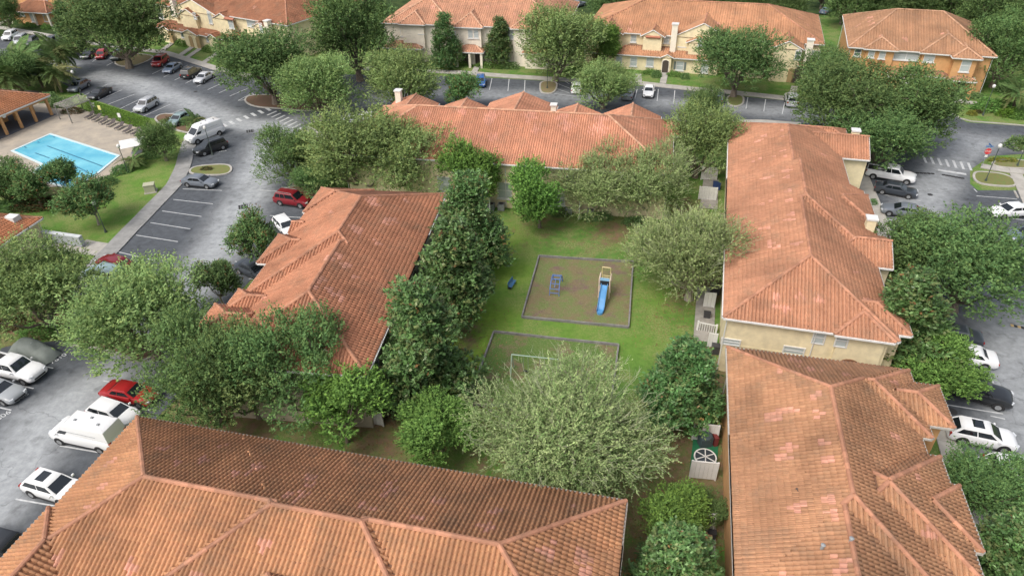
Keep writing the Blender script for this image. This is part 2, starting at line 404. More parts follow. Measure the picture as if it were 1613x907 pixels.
ck = t.nodes.new('ShaderNodeMapRange'); ck.inputs[1].default_value = 0.0; ck.inputs[2].default_value = 0.006; ck.inputs[3].default_value = 0.72; ck.inputs[4].default_value = 1.0
t.links.new(vr.outputs['Distance'], ck.inputs[0])
mk = t.nodes.new('ShaderNodeMath'); mk.operation = 'MULTIPLY'; t.links.new(g2.outputs[0], mk.inputs[0]); t.links.new(ck.outputs[0], mk.inputs[1])
oil = t.nodes.new('ShaderNodeMapRange'); oil.inputs[1].default_value = 0.60; oil.inputs[2].default_value = 0.68; oil.inputs[3].default_value = 1.0; oil.inputs[4].default_value = 0.75
t.links.new(_n(0.75, 3, 0.5), oil.inputs[0]); mo = t.nodes.new('ShaderNodeMath'); mo.operation = 'MULTIPLY'; t.links.new(mk.outputs[0], mo.inputs[0]); t.links.new(oil.outputs[0], mo.inputs[1]); mk = mo
t.links.new(cr.outputs[0], mx.inputs[6]); t.links.new(mk.outputs[0], mx.inputs[7]); t.links.new(mx.outputs[2], b.inputs['Base Color'])
b.inputs['Roughness'].default_value = 0.9; b.inputs['Specular IOR Level'].default_value = 0.25
me.materials.append(m)
ROAD = link('asphalt', me, kind='structure')

LINEMB = {}
def line_px(a, b_, w=0.12, parent=None, name='parking_line', z=0.035):
    A, B = np.array(W2(*a)), np.array(W2(*b_)); strip(A, B, w, name, z, parent)
def strip(A, B, w, name='parking_line', z=0.035, parent=None):
    d = (B - A) / np.linalg.norm(B - A); n = np.array([-d[1], d[0]]) * w / 2
    v = [(*(A + n), z), (*(A - n), z), (*(B - n), z), (*(B + n), z)]
    link(name, mesh(name, v, [(0, 1, 2, 3)], PAINT), parent or ROAD)

# left lot below the pool
L = [((288, 298), (350, 300.5)), ((273, 314.6), (335.5, 321.6)), ((255.6, 332.7), (317.6, 341.4)), ((237, 351), (300, 361)), ((214.6, 370.7), (280.4, 381)), ((186, 397), (245, 411)),
     ((302, 245), (357, 238)), ((95, 702), (170, 715)), ((25, 786), (100, 799)), ((207, 640), (238, 646)), ((68, 577), (84, 580)), ((17, 604), (53, 612)), ((0, 642), (18, 646)), ((163, 600), (200, 606)),
     ((153, 160), (192, 142)), ((170, 165), (212, 149)), ((189, 172), (228, 153)), ((225, 184), (268, 165)), ((247, 188), (287, 173)), ((130, 152), (170, 133)), ((205, 178), (248, 159)),
     ((310, 137), (345, 121)), ((327, 142), (362, 126)), ((345, 147), (378, 132)), ((362, 152), (392, 139)), ((275, 127), (312, 108)), ((240, 117), (280, 98)), ((292, 132), (328, 114)), ((258, 122), (296, 103)),
     ((375, 159), (402, 156)), ((375, 159), (398, 147)), ((398, 147), (402, 156)),
     ((168, 104), (190, 92)), ((145, 98), (168, 84)), ((125, 92), (148, 78)), ((105, 86), (126, 72)),
     ((425, 340), (490, 344)), ((370, 412), (395, 417)), ((362, 398), (367, 388)), ((392, 439), (405, 441)), ((410, 300), (440, 302)),
     ((1385, 306), (1450, 317)), ((1398, 325), (1415, 328)), ((1395, 345), (1412, 349)), ((1397, 346), (1402, 360)), ((1370, 286), (1398, 366)), ((1372, 262), (1390, 265)),
     ((1538, 309), (1602, 314)), ((1534, 298), (1539, 303)), ((1597, 300), (1603, 311)), ((1547, 327), (1565, 329)), ((1570, 342), (1640, 350)),
     ((1488, 637), (1580, 652)), ((1512, 577), (1553, 583)), ((1592, 803), (1640, 812)), ((1560, 655), (1583, 660)), ((1505, 735), (1560, 743)), ((1500, 712), (1620, 735)),
     ((771, 142), (775, 124)), ((800, 144), (802, 125)), ((826, 146), (827, 127)), ((1000, 156), (1004, 140)), ((1035, 160), (1037, 141)), ((1061, 164), (1063, 143)), ((1093, 170), (1095, 147)), ((1175, 172), (1178, 154)), ((1203, 176), (1206, 157)), ((1232, 180), (1236, 162)),
     ((873, 148), (905, 152)), ((876, 140), (897, 147)), ((880, 133), (898, 140)), ((890, 129), (897, 133))]
for a, b_ in L: line_px(a, b_)
for k in range(9):        # zebra crossings at the left junction
    line_px((350 + k * 11.5, 195.5 - 4.2 * k), (357 + k * 11.5, 200 - 4.2 * k), 0.5)
for k in range(9):
    line_px((421 + k * 6.6, 182 + k * 3.4), (436 + k * 6.4, 175.5 + k * 3.3), 0.35)
for k in range(7):
    line_px((1454 + k * 11.8, 246 + k * 1.8), (1459 + k * 11.8, 257 + k * 2.0), 0.3)
line_px((1477, 268), (1522, 275), 0.55)
SPEED = mat('dark_rubber_dash', (0.03, 0.03, 0.032), 0.9)
for k in range(7):
    p = G(1486 + k * 5, 276 + k * 0.9); MB().box((p[0], p[1], 0.05), (0.38, 0.3, 0.06), -0.3).obj('speed_cushion_pad', SPEED, ROAD)
for k in range(5):
    p = G(1445 + k * 6, 273 + k * 0.3); MB().box((p[0], p[1], 0.05), (0.38, 0.3, 0.06), -0.3).obj('speed_cushion_pad', SPEED, ROAD)
YEL = mat('yellow_marker', (0.5, 0.36, 0.16), 0.7)
for k in range(5):
    p = G(1594 + k * 5.5, 513 + k * 1.2); MB().box((p[0], p[1], 0.05), (0.22, 0.3, 0.06), -0.3).obj('speed_cushion_pad', SPEED if k % 2 else YEL, ROAD)
# stall numbers painted on the asphalt
for (txt, px, py, hgt) in (('7808', 31, 628, 0.5), ('7810', 92, 565, 0.5), ('7806', 2, 657, 0.5), ('7771', 1557, 598, 0.55)):
    p = G(px, py); text_mesh('stall_number', txt, hgt * 1.5, PAINT, ROAD, (p[0], p[1], 0.04), (0, 0, math.radians(60 if px < 800 else -105)))

# raised walks: separate slabs with open joints, on a darker bed
def walk(pts, w, step=1.6, m=CONC, h=0.13, name='sidewalk', px=True):
    P = [np.array(W2(*p)) if px else np.array(p, float) for p in pts]
    seg = [np.linalg.norm(q - p) for p, q in zip(P[:-1], P[1:])]; tot = sum(seg); n = max(1, int(round(tot / step)))
    def at_(s):
        for p, q, l in zip(P[:-1], P[1:], seg):
            if s <= l + 1e-6: return p + (q - p) * (s / l), (q - p) / l
            s -= l
        return P[-1], (P[-1] - P[-2]) / seg[-1]
    def fr(s):
        c, d = at_(min(max(s, 0), tot)); _, d0 = at_(max(s - 0.8, 0)); _, d1 = at_(min(s + 0.8, tot)); d = d0 + d1; d /= np.linalg.norm(d)
        return c, np.array([-d[1], d[0]])
    edge = [fr(tot * i / n) for i in range(n + 1)]
    bv = [tuple(c + nn * (w / 2 - 0.02)) for c, nn in edge] + [tuple(c - nn * (w / 2 - 0.02)) for c, nn in edge[::-1]]
    bed = link(name, None, kind='structure')
    mb = MB()
    for i in range(n):
        a, c = edge[i], edge[i + 1]
        mb.prism([tuple(a[0] + a[1] * (w / 2 - .02)), tuple(a[0] - a[1] * (w / 2 - .02)), tuple(c[0] - c[1] * (w / 2 - .02)), tuple(c[0] + c[1] * (w / 2 - .02))], 0, h - 0.035)
    bed.data = None
    COL.objects.unlink(bed); bpy.data.objects.remove(bed)
    bed = link(name, mb.me(name, CONCD), kind='structure')
    for i in range(n):
        c0, n0 = fr(tot * i / n + 0.012); c1, n1 = fr(tot * (i + 1) / n - 0.012); dz = random.uniform(-0.008, 0.008)
        s = MB().prism([tuple(c0 + n0 * w / 2), tuple(c0 - n0 * w / 2), tuple(c1 - n1 * w / 2), tuple(c1 + n1 * w / 2)], 0.04, h + dz)
        s.obj('slab', m, bed)
    return bed
walk([(300, 222), (294, 240), (289, 262), (276, 290), (262, 305), (244, 323), (226, 342), (204, 364), (178, 392), (150, 420), (120, 455)], 2.1, 1.7, CONCD)
walk([(175, 392), (148, 388), (128, 384)], 1.6, 1.6, CONC)
walk([(-30, 40), (20, 47), (100, 61), (140, 68), (200, 76), (262, 84), (300, 96), (358, 114), (400, 122)], 1.7, 1.8)
walk([(560, 108), (660, 112), (740, 116), (800, 121), (900, 127), (1010, 132), (1090, 141), (1160, 147), (1250, 157)], 1.8, 1.8)
walk([(1352, 262), (1362, 290), (1374, 318), (1386, 350), (1400, 395)], 1.7, 1.7)
walk([(1487, 672), (1497, 710), (1514, 760), (1530, 825), (1545, 880)], 1.6, 1.7)
walk([(1545, 262), (1575, 268), (1613, 272), (1660, 282)], 1.4, 1.7)
walk([(1600, 275), (1612, 300), (1625, 330)], 1.4, 1.7)
walk([(1480, 152), (1510, 160), (1540, 164)], 1.3, 1.6)
walk([(1497, 148), (1508, 164)], 1.2, 1.6)
walk([(478, 203), (500, 212), (522, 218), (540, 222)], 1.7, 1.7)
walk([(1155, 193), (1200, 192), (1262, 197)], 1.3, 1.8, CONC)
for a, b_ in (((253, 83), (273, 67)), ((284, 88), (306, 73)), ((294, 92), (316, 77)), ((320, 100), (347, 82)), ((95, 57), (118, 42)), ((-10, 45), (14, 30)), ((746, 117), (752, 105)), ((1044, 132), (1048, 114)), ((1246, 155), (1252, 137)), ((1005, 118), (1006, 130))):
    walk([a, b_], 1.1, 1.5)
walk([(0, 44), (20, 46)], 1.0, 1.5)

def island(pts, m=None, rim=0.28, name='planting_island', px=True, grass=(0.13, 0.19, 0.05)):
    P = [np.array(W2(*p)) if px else np.array(p) for p in pts]
    # smooth the outline (Chaikin) so that the kerb turns in a curve
    for _ in range(2):
        Q = []
        for i in range(len(P)):
            a, c = P[i], P[(i + 1) % len(P)]; Q += [a * .75 + c * .25, a * .25 + c * .75]
        P = Q
    area = sum(P[i][0] * P[(i + 1) % len(P)][1] - P[(i + 1) % len(P)][0] * P[i][1] for i in range(len(P)))
    if area < 0: P = P[::-1]
    n = len(P); I = []
    for i in range(n):
        d = P[(i + 1) % n] - P[i - 1]; d /= np.linalg.norm(d); I.append(P[i] + np.array([-d[1], d[0]]) * rim)
    v = [(*p, 0) for p in P] + [(*p, .15) for p in P] + [(*p, .15) for p in I] + [(*p, .10) for p in I]
    f = []
    for i in range(n):
        j = (i + 1) % n
        for k in range(3): f.append((k * n + i, k * n + j, (k + 1) * n + j, (k + 1) * n + i))
    k = link(name, mesh('kerb', v, f, CONC), kind='structure')
    link('turf', mesh('turf', [(*p, .115) for p in I], [tuple(range(n))], mat('island_grass_%.2f' % grass[0], grass, 1.0, noise=0.4, scale=3, col2=(grass[0] * 1.5, grass[1] * .85, grass[2] * 1.3))), k)
    return k
island([(300, 264), (330, 260), (360, 259), (368, 266), (362, 275), (340, 278), (296, 276)])
island([(176, 98), (205, 84), (245, 88), (238, 95), (212, 106), (188, 106)], grass=(0.16, 0.18, 0.07))
island([(382, 160), (392, 150), (440, 150), (520, 140), (560, 150), (500, 178), (440, 172), (400, 170)], grass=(0.12, 0.10, 0.05))
island([(478, 200), (500, 190), (540, 192), (560, 205), (520, 214)], grass=(0.11, 0.2, 0.04))
island([(850, 128), (879, 129), (878, 142), (870, 149), (853, 148), (849, 142)], grass=(0.18, 0.2, 0.08))
island([(1530, 273), (1545, 270), (1592, 276), (1608, 296), (1560, 294), (1534, 288)], grass=(0.13, 0.22, 0.05))
island([(1556, 258), (1580, 250), (1640, 256), (1640, 268), (1575, 266)], grass=(0.14, 0.19, 0.06))
island([(435, 310), (445, 296), (480, 292), (520, 295), (505, 320), (470, 330)], grass=(0.15, 0.13, 0.06))
island([(235, 190), (262, 176), (340, 196), (348, 205), (335, 212), (290, 212)], grass=(0.12, 0.13, 0.05))
island([(1145, 150), (1172, 150), (1173, 165), (1160, 170), (1143, 165)], grass=(0.13, 0.2, 0.05))
island([(1590, 222), (1640, 215), (1640, 245), (1600, 238)], grass=(0.11, 0.17, 0.05))
island([(105, 548), (125, 530), (240, 530), (250, 560), (215, 575), (190, 560), (130, 546)], grass=(0.12, 0.15, 0.05))

def kerb(pts, h=.13, w=.18, name='kerb'):
    P = [np.array(W2(*p)) for p in pts]; mb = MB()
    for p, q in zip(P[:-1], P[1:]):
        c = (p + q) / 2; l_ = np.linalg.norm(q - p); mb.box((c[0], c[1], h / 2), (l_ + .04, w, h), math.atan2(*(q - p)[::-1]))
    mb.obj(name, CONC, None, kind='structure')
kerb([(1498, 178), (1512, 187), (1530, 192), (1560, 194), (1620, 199), (1700, 206)])
kerb([(1172, 193), (1262, 198), (1300, 203)])
# ------------------------------------------------------------------ buildings
SL = 0.43
class Vol:
    """one roofed block: eave rectangle, eave height, slope, gabled sides out of 'EWNS', hip end ratio"""
    def __init__(s, x0, x1, y0, y1, ez=6.0, sl=SL, gable='', ke=1.0, axis=None, over=0.45, walls=True, z0=0.0, color=None):
        s.x0, s.x1, s.y0, s.y1, s.ez, s.sl, s.g, s.ke, s.over, s.walls, s.z0, s.color = x0, x1, y0, y1, ez, sl, gable, ke, over, walls, z0, color
        s.axis = axis or ('x' if ('E' in gable or 'W' in gable) else 'y' if ('N' in gable or 'S' in gable) else ('x' if (x1 - x0) >= (y1 - y0) else 'y'))
        s.hw = (y1 - y0) / 2 if s.axis == 'x' else (x1 - x0) / 2
        s.rz = ez + sl * s.hw
        s.sides = {}
        for c in 'EWNS':
            if c in gable: continue
            end = c in ('EW' if s.axis == 'x' else 'NS')
            s.sides[c] = sl / ke if end else sl
    def h(s, x, y):
        x = np.asarray(x, float); y = np.asarray(y, float)
        H = np.full(x.shape, 1e9)
        D = {'E': s.x1 - x, 'W': x - s.x0, 'N': s.y1 - y, 'S': y - s.y0}
        for c, q in s.sides.items(): H = np.minimum(H, s.ez + q * D[c])
        ins = (x >= s.x0 - 1e-6) & (x <= s.x1 + 1e-6) & (y >= s.y0 - 1e-6) & (y <= s.y1 + 1e-6)
        return np.where(ins, np.minimum(H, s.rz), -1e9)
    def crease(s, x, y):
        """true where the point lies near a ridge or hip of this block"""
        D = {'E': s.x1 - x, 'W': x - s.x0, 'N': s.y1 - y, 'S': y - s.y0}
        q = sorted(s.ez + k * D[c] for c, k in s.sides.items())
        return len(q) > 1 and q[1] - q[0] < 0.14
    def faces(s):
        """(eave start, eave direction, uphill direction, eave length, plan depth, slope, inset at the two ends, full side?)"""
        L = []
        W, Dp = s.x1 - s.x0, s.y1 - s.y0
        T = {'S': ((s.x0, s.y0), (1, 0), (0, 1), W, 'W', 'E'), 'N': ((s.x1, s.y1), (-1, 0), (0, -1), W, 'E', 'W'),
             'E': ((s.x1, s.y0), (0, 1), (-1, 0), Dp, 'S', 'N'), 'W': ((s.x0, s.y1), (0, -1), (1, 0), Dp, 'N', 'S')}
        for c, q in s.sides.items():
            o, e, u, ln, a, b = T[c]
            main = c in ('NS' if s.axis == 'x' else 'EW')
            k = (1 / s.ke) if main else s.ke          # plan depth gained per metre along the eave
            dep = s.hw if main else s.hw * s.ke
            L.append((c, o, e, u, ln, dep, q, k if a in s.sides else 1e6, k if b in s.sides else 1e6))
        return L
    def ridges(s):
        """ridge and hip lines as pairs of local points"""
        R = []
        if s.axis == 'x':
            ym = (s.y0 + s.y1) / 2; a = s.x0 + (s.hw * s.ke if 'W' in s.sides else 0); b = s.x1 - (s.hw * s.ke if 'E' in s.sides else 0)
            A, B = (a, ym, s.rz), (b, ym, s.rz)
            if 'W' in s.sides: R += [(A, (s.x0, s.y0, s.ez)), (A, (s.x0, s.y1, s.ez))]
            if 'E' in s.sides: R += [(B, (s.x1, s.y0, s.ez)), (B, (s.x1, s.y1, s.ez))]
        else:
            xm = (s.x0 + s.x1) / 2; a = s.y0 + (s.hw * s.ke if 'S' in s.sides else 0); b = s.y1 - (s.hw * s.ke if 'N' in s.sides else 0)
            A, B = (xm, a, s.rz), (xm, b, s.rz)
            if 'S' in s.sides: R += [(A, (s.x0, s.y0, s.ez)), (A, (s.x1, s.y0, s.ez))]
            if 'N' in s.sides: R += [(B, (s.x0, s.y1, s.ez)), (B, (s.x1, s.y1, s.ez))]
        R.append((A, B)); return R

def roof_height(vols, x, y, skip=None):
    H = np.full(np.shape(x), -1e9)
    for v in vols:
        if v is skip: continue
        H = np.maximum(H, v.h(x, y))
    return H

PINK = np.array((0.60, 0.31, 0.25))
def build_tiles(fr, vols, parent, pal, pink=(), tw=0.28, tl=0.37, detail=True, pinkrate=0.0, dark=0.0):
    V = []; F = []; C = []; nv = 0
    if detail:
        prof = np.array([(0.0, 0.0), (0.07, 0.105), (0.33, 0.155), (0.59, 0.105), (0.66, 0.0), (1.0, 0.0)])
    else:
        prof = np.array([(0.0, 0.0), (0.16, 0.15), (0.48, 0.15), (0.64, 0.0), (1.0, 0.0)])
    npf = len(prof)
    pinkP = np.array([fr.loc(G(px, py, z)) + (r,) for (px, py, z, r) in pink]) if len(pink) else np.zeros((0, 3))
    for v in vols:
        for (c, o, e, u, ln, dep, q, ka, kb) in v.faces():
            st = math.sqrt(1 + q * q); cw = tw; n = max(1, int(round(ln / cw))); cw = ln / n
            cl = tl / st                                     # plan length of a course
            uc = (np.arange(n) + 0.5) * cw
            dmax = np.minimum(dep, np.minimum(uc * ka, (ln - uc) * kb))
            nr = int(math.ceil(dep / cl))
            uu, rr = np.meshgrid(np.arange(n), np.arange(nr), indexing='ij')
            uu = uu.ravel(); rr = rr.ravel()
            d0 = rr * cl - 0.04; d1 = np.minimum(d0 + cl, dmax[uu] - 0.0); d0 = np.where(rr == 0, -0.07, d0)
            keep = d1 - d0 > 0.06
            uu, rr, d0, d1 = uu[keep], rr[keep], d0[keep], d1[keep]
            dm = (d0 + d1) / 2; um = uc[uu]
            X = o[0] + e[0] * um + u[0] * dm; Y = o[1] + e[1] * um + u[1] * dm; Z = v.ez + q * dm
            hid = roof_height(vols, X, Y, v) > Z + 0.03
            uu, rr, d0, d1, um, X, Y, Z = [a[~hid] for a in (uu, rr, d0, d1, um, X, Y, Z)]
            if len(uu) == 0: continue
            # mesh
            k = len(uu)
            jit = rng.normal(0, 0.006, k)
            us = (um[:, None] - cw / 2 + prof[None, :, 0] * cw)
            P = np.zeros((k, 3, npf, 3))
            for a, (dd, lift, zs) in enumerate(((d0, 0.0, 0.0), (d0, 0.05, 1.0), (d1, 0.006, 1.0))):
                d = np.broadcast_to(dd[:, None], us.shape)
                P[:, a, :, 0] = o[0] + e[0] * us + u[0] * d
                P[:, a, :, 1] = o[1] + e[1] * us + u[1] * d
                P[:, a, :, 2] = v.ez + q * d + (prof[None, :, 1] * zs + lift) + jit[:, None] * zs
            V.append(P.reshape(-1, 3))
            b0 = nv + np.arange(k)[:, None] * (3 * npf)
            fs = []
            for a in (0, 1):
                for i in range(npf - 1):
                    fs.append(np.stack([b0[:, 0] + a * npf + i, b0[:, 0] + a * npf + i + 1, b0[:, 0] + (a + 1) * npf + i + 1, b0[:, 0] + (a + 1) * npf + i], 1))
            F.append(np.concatenate(fs)); nv += k * 3 * npf
            # colour
            pa = np.array(pal); base = (pa[rng.integers(0, len(pa), k)] * .22 + pa.mean(0) * .78) * rng.uniform(0.94, 1.06, (k, 1)) * rng.uniform(.92, 1.08, (int(uu.max()) + 1, 1))[uu]
            if len(pinkP):
                dd = np.hypot(X[:, None] - pinkP[None, :, 0], (Y[:, None] - pinkP[None, :, 1])) / pinkP[None, :, 2]
                hit = (dd.min(1) + rng.uniform(-0.45, 0.45, k)) < 0.80
                wt = rng.uniform(.55, 1.0, (hit.sum(), 1)); base[hit] = base[hit] * (1 - wt) + PINK * rng.uniform(0.9, 1.15, (hit.sum(), 1)) * wt
            if dark:
                cells = rng.uniform(0, 1, (400,)); key = ((uu // 4) * 31 + (rr // 3) * 17 + ord(c)) % 400
                base = np.where((cells[key] < dark)[:, None], base * 0.84, base)
            col = np.repeat(base, 3 * npf, 0).reshape(k, 3, npf, 3)
            C.append(col.reshape(-1, 3))
    me = mesh('roof_tiles', np.concatenate(V), np.concatenate(F), TILE, np.concatenate(C))
    return link('roof_tiles', me, parent, kind='stuff')

def build_caps(fr, vols, parent, col=(0.44, 0.22, 0.15)):
    mb = MB(); cols = []
    for v in vols:
        for A, B in v.ridges():
            A = np.array(A); B = np.array(B); L = np.linalg.norm(B - A)
            if L < 0.3: continue
            n = max(1, int(L / 0.42)); d = (B - A) / L
            side = np.cross(d, (0, 0, 1)); side /= np.linalg.norm(side)
            up = np.cross(side, d)
            if up[2] < 0: up = -up
            for i in range(n):
                p = A + d * (L * i / n); q = A + d * (L * (i + 1) / n + 0.04); m_ = (p + q) / 2
                if roof_height(vols, m_[0], m_[1], v) > m_[2] + 0.05: continue
                if any(w is not v and w.h(m_[0], m_[1]) > m_[2] - 0.07 and (not w.crease(m_[0], m_[1]) or vols.index(w) < vols.index(v)) for w in vols): continue
                vv = []
                for (pt, rr_, lift) in ((p, 0.165, 0.0), (q, 0.14, 0.02)):
                    for ang in (-1.45, -0.8, 0, 0.8, 1.45):
                        vv.append(tuple(pt + side * rr_ * math.sin(ang) + up * (rr_ * math.cos(ang) + 0.07 + lift)))
                k0 = len(mb.v)
                mb.add(vv, [(j, j + 1, j + 6, j + 5) for j in range(4)] + [(4, 3, 2, 1, 0), (5, 6, 7, 8, 9)])
                c = np.array(col) * random.uniform(0.8, 1.2); cols += [tuple(c)] * 10
    me = mesh('ridge_tiles', mb.v, mb.f, TILE, np.array(cols)); return link('ridge_tiles', me, parent, kind='stuff')

def build_deck(vols, parent):
    """boarding under the tiles, with its soffit"""
    mb = MB()
    for v in vols:
        for (c, o, e, u, ln, dep, q, ka, kb) in v.faces():
            ia = dep / ka; ib = dep / kb
            P = lambda a, d: (o[0] + e[0] * a + u[0] * d, o[1] + e[1] * a + u[1] * d, v.ez + q * d)
            top = [P(0, 0), P(ln, 0), P(ln - ib, dep), P(ia, dep)]
            k = len(mb.v); mb.v += top; mb.f.append((k, k + 1, k + 2, k + 3))
        k = len(mb.v); mb.v += [(v.x0, v.y0, v.ez - .02), (v.x1, v.y0, v.ez - .02), (v.x1, v.y1, v.ez - .02), (v.x0, v.y1, v.ez - .02)]; mb.f.append((k + 3, k + 2, k + 1, k))
    return link('roof_deck', mb.me('roof_deck', mat('roof_underlay', (0.20, 0.11, 0.07), 0.9), fix=False), parent)

def build_gutter(vols, parent, m=None):
    mb = MB(); seg = 0.5
    for v in vols:
        for (c, o, e, u, ln, dep, q, ka, kb) in v.faces():
            n = max(1, int(ln / seg)); run = None
            for i in range(n + 1):
                ok = False
                if i < n:
                    a = (i + 0.5) * ln / n; x = o[0] + e[0] * a - u[0] * 0.10; y = o[1] + e[1] * a - u[1] * 0.10
                    ok = not any((w is not v and w.x0 < x < w.x1 and w.y0 < y < w.y1 and w.h(x, y) > v.ez - 0.4) for w in vols)
                if ok and run is None: run = i
                if (not ok) and run is not None:
                    a0, a1 = run * ln / n, i * ln / n; mid = (a0 + a1) / 2
                    cx = o[0] + e[0] * mid - u[0] * 0.10; cy = o[1] + e[1] * mid - u[1] * 0.10
                    dx, dy = (a1 - a0 + 0.02, 0.13) if e[0] else (0.13, a1 - a0 + 0.02)
                    mb.box((cx, cy, v.ez - 0.05), (dx, dy, 0.14))
                    fx = cx + u[0] * 0.085; fy = cy + u[1] * 0.085
                    mb.box((fx, fy, v.ez - 0.13), (dx - (.03 if e[0] else .09), dy - (.09 if e[0] else .03), 0.2))
                    run = None
        # rake boards on the gabled sides
        for c in v.g:
            if c in 'EW':
                x = v.x1 if c == 'E' else v.x0; ym = (v.y0 + v.y1) / 2
                for a, b in ((v.y0, ym), (ym, v.y1)):
                    za = v.ez if a == v.y0 else v.rz; zb = v.rz if b == ym else v.ez
                    if roof_height(vols, x, (a + b) / 2, v) > (za + zb) / 2: continue
                    mb.tube([(x, a, za - .05), (x, b, zb - .05)], 0.08, 4)
            else:
                y = v.y1 if c == 'N' else v.y0; xm = (v.x0 + v.x1) / 2
                for a, b in ((v.x0, xm), (xm, v.x1)):
                    za = v.ez if a == v.x0 else v.rz; zb = v.rz if b == xm else v.ez
                    if roof_height(vols, (a + b) / 2, y, v) > (za + zb) / 2: continue
                    mb.tube([(a, y, za - .05), (b, y, zb - .05)], 0.08, 4)
    if mb.v: mb.obj('gutter', m or WHITE, parent)

def build_walls(vols, parent, m):
    groups = {}
    for v in vols:
        if not v.walls: continue
        mb = groups.setdefault((v.color or m).name, MB())
        o = v.over; x0, x1, y0, y1 = v.x0 + o, v.x1 - o, v.y0 + o, v.y1 - o
        if 'E' in v.g: x1 = v.x1 - 0.12
        if 'W' in v.g: x0 = v.x0 + 0.12
        if 'S' in v.g: y0 = v.y0 + 0.12
        if 'N' in v.g: y1 = v.y1 - 0.12
        z = v.ez - 0.03; f = z + v.sl * o * 0.6
        if not v.g: mb.box(((x0 + x1) / 2, (y0 + y1) / 2, (z + v.z0) / 2), (x1 - x0, y1 - y0, z - v.z0))
        else:
            mb.box(((x0 + x1) / 2, (y0 + y1) / 2, (z + v.z0) / 2), (x1 - x0, y1 - y0, z - v.z0))
            for c_ in v.g:          # the triangle of wall that closes each gable
                lo, hi = {'E': (x1 - .3, x1), 'W': (x0, x0 + .3), 'N': (y1 - .3, y1), 'S': (y0, y0 + .3)}[c_]
                if v.axis == 'x': mb.extr([(y0, z), (y1, z), (y1, f), ((y0 + y1) / 2, v.rz - .06), (y0, f)], lo, hi, 'x')
                else: mb.extr([(x0, z), (x1, z), (x1, f), ((x0 + x1) / 2, v.rz - .06), (x0, f)], lo, hi, 'y')
    for k, mb in groups.items(): mb.obj('wall', MATS[k], parent)

NRM = {'S': ((1, 0), (0, -1)), 'N': ((-1, 0), (0, 1)), 'E': ((0, 1), (1, 0)), 'W': ((0, -1), (-1, 0))}
def add_window(parent, a, pl, z, w, h, face='S', arch=False, glass=None, frame=None, mull=1, rail=True, shut=None, sill=True):
    """window on the wall plane pl: a = coordinate along the wall, z = centre height"""
    e, n = NRM[face]
    def P(s, d, zz):
        if face in 'SN': return (a + s, pl + n[1] * d, zz)
        return (pl + n[0] * d, a + s, zz)
    def panel(mb, s0, s1, z0, z1, d0, d1):
        c = P((s0 + s1) / 2, (d0 + d1) / 2, (z0 + z1) / 2); sz = (s1 - s0, d1 - d0, z1 - z0) if face in 'SN' else (d1 - d0, s1 - s0, z1 - z0)
        mb.box(c, sz)
    z0, z1 = z - h / 2, z + h / 2; t = 0.09
    mb = MB()
    panel(mb, -w / 2 - t, -w / 2, z0 - t, z1 + t, -.02, .09); panel(mb, w / 2, w / 2 + t, z0 - t, z1 + t, -.02, .09)
    panel(mb, -w / 2, w / 2, z0 - t, z0, -.02, .09); panel(mb, -w / 2, w / 2, z1, z1 + t, -.02, .09)
    for k in range(1, mull):
        s = -w / 2 + w * k / mull; panel(mb, s - .045, s + .045, z0, z1, -.01, .07)
    if rail: panel(mb, -w / 2, w / 2, z - .035, z + .035, -.01, .065)
    if sill: panel(mb, -w / 2 - .2, w / 2 + .2, z0 - .26, z0 - .095, -.02, .16)
    if arch:
        r = w / 2 + t; pts = [(r * math.cos(q), r * math.sin(q)) for q in np.linspace(0, math.pi, 9)]
        v = [P(x, .07, z1 + t * .5 + y * .8) for x, y in pts] + [P(x, -.02, z1 + t * .5 + y * .8) for x, y in pts]; k = len(pts)
        mb.add(v, [tuple(range(k))] + [(i, i + 1, k + i + 1, k + i) for i in range(k - 1)])
    win = mb.obj('window', frame or WHITE, parent)
    for k in range(mull):
        s0 = -w / 2 + w * k / mull + .03; s1 = -w / 2 + w * (k + 1) / mull - .03
        pb = MB(); panel(pb, s0, s1, z0 + .01, z1 - .01, -.02, .03); pb.obj('pane', glass or GLASS, win)
    if shut:
        sb = MB()
        for sg in (-1, 1):
            sb = MB(); panel(sb, min(sg * (w / 2 + .14), sg * (w / 2 + .48)), max(sg * (w / 2 + .14), sg * (w / 2 + .48)), z0, z1, -.01, .07); sb.obj('shutter', shut, parent)
    return win

def add_arch(parent, a, pl, z0, w, h, face='S', m=None, trim=None):
    """arched entry: flat panel, coloured dark for shade by default, with a proud surround"""
    e, n = NRM[face]
    def P(s, d, zz): return (a + s, pl + n[1] * d, zz) if face in 'SN' else (pl + n[0] * d, a + s, zz)
    def shape(w_, h_, d):
        r = w_ / 2; return [P(-r, d, z0), P(r, d, z0)] + [P(r * math.cos(q), d, z0 + h_ - r * .7 + r * .7 * math.sin(q)) for q in np.linspace(0, math.pi, 9)]
    for nm, w_, h_, d, mm in (('arch_surround', w + .3, h + .15, .06, trim), ('doorway', w, h, .09, m or DARKIN)):
        if mm is None: continue
        f = shape(w_, h_, d); b = shape(w_, h_, -.02); k = len(f)
        MB().add(f + b, [tuple(range(k)), tuple(range(2 * k - 1, k - 1, -1))] + [(i, (i + 1) % k, k + (i + 1) % k, k + i) for i in range(k)]).obj(nm, mm, parent)

def chimney(parent, x, y, z0, z1, w=0.95, m=None):
    c = MB().box((x, y, (z0 + z1) / 2), (w, w, z1 - z0)).obj('chimney', m or CREAM, parent)
    MB().box((x, y, z1 + .07), (w + .22, w + .22, .16)).obj('chimney_cap', WHITE, c)

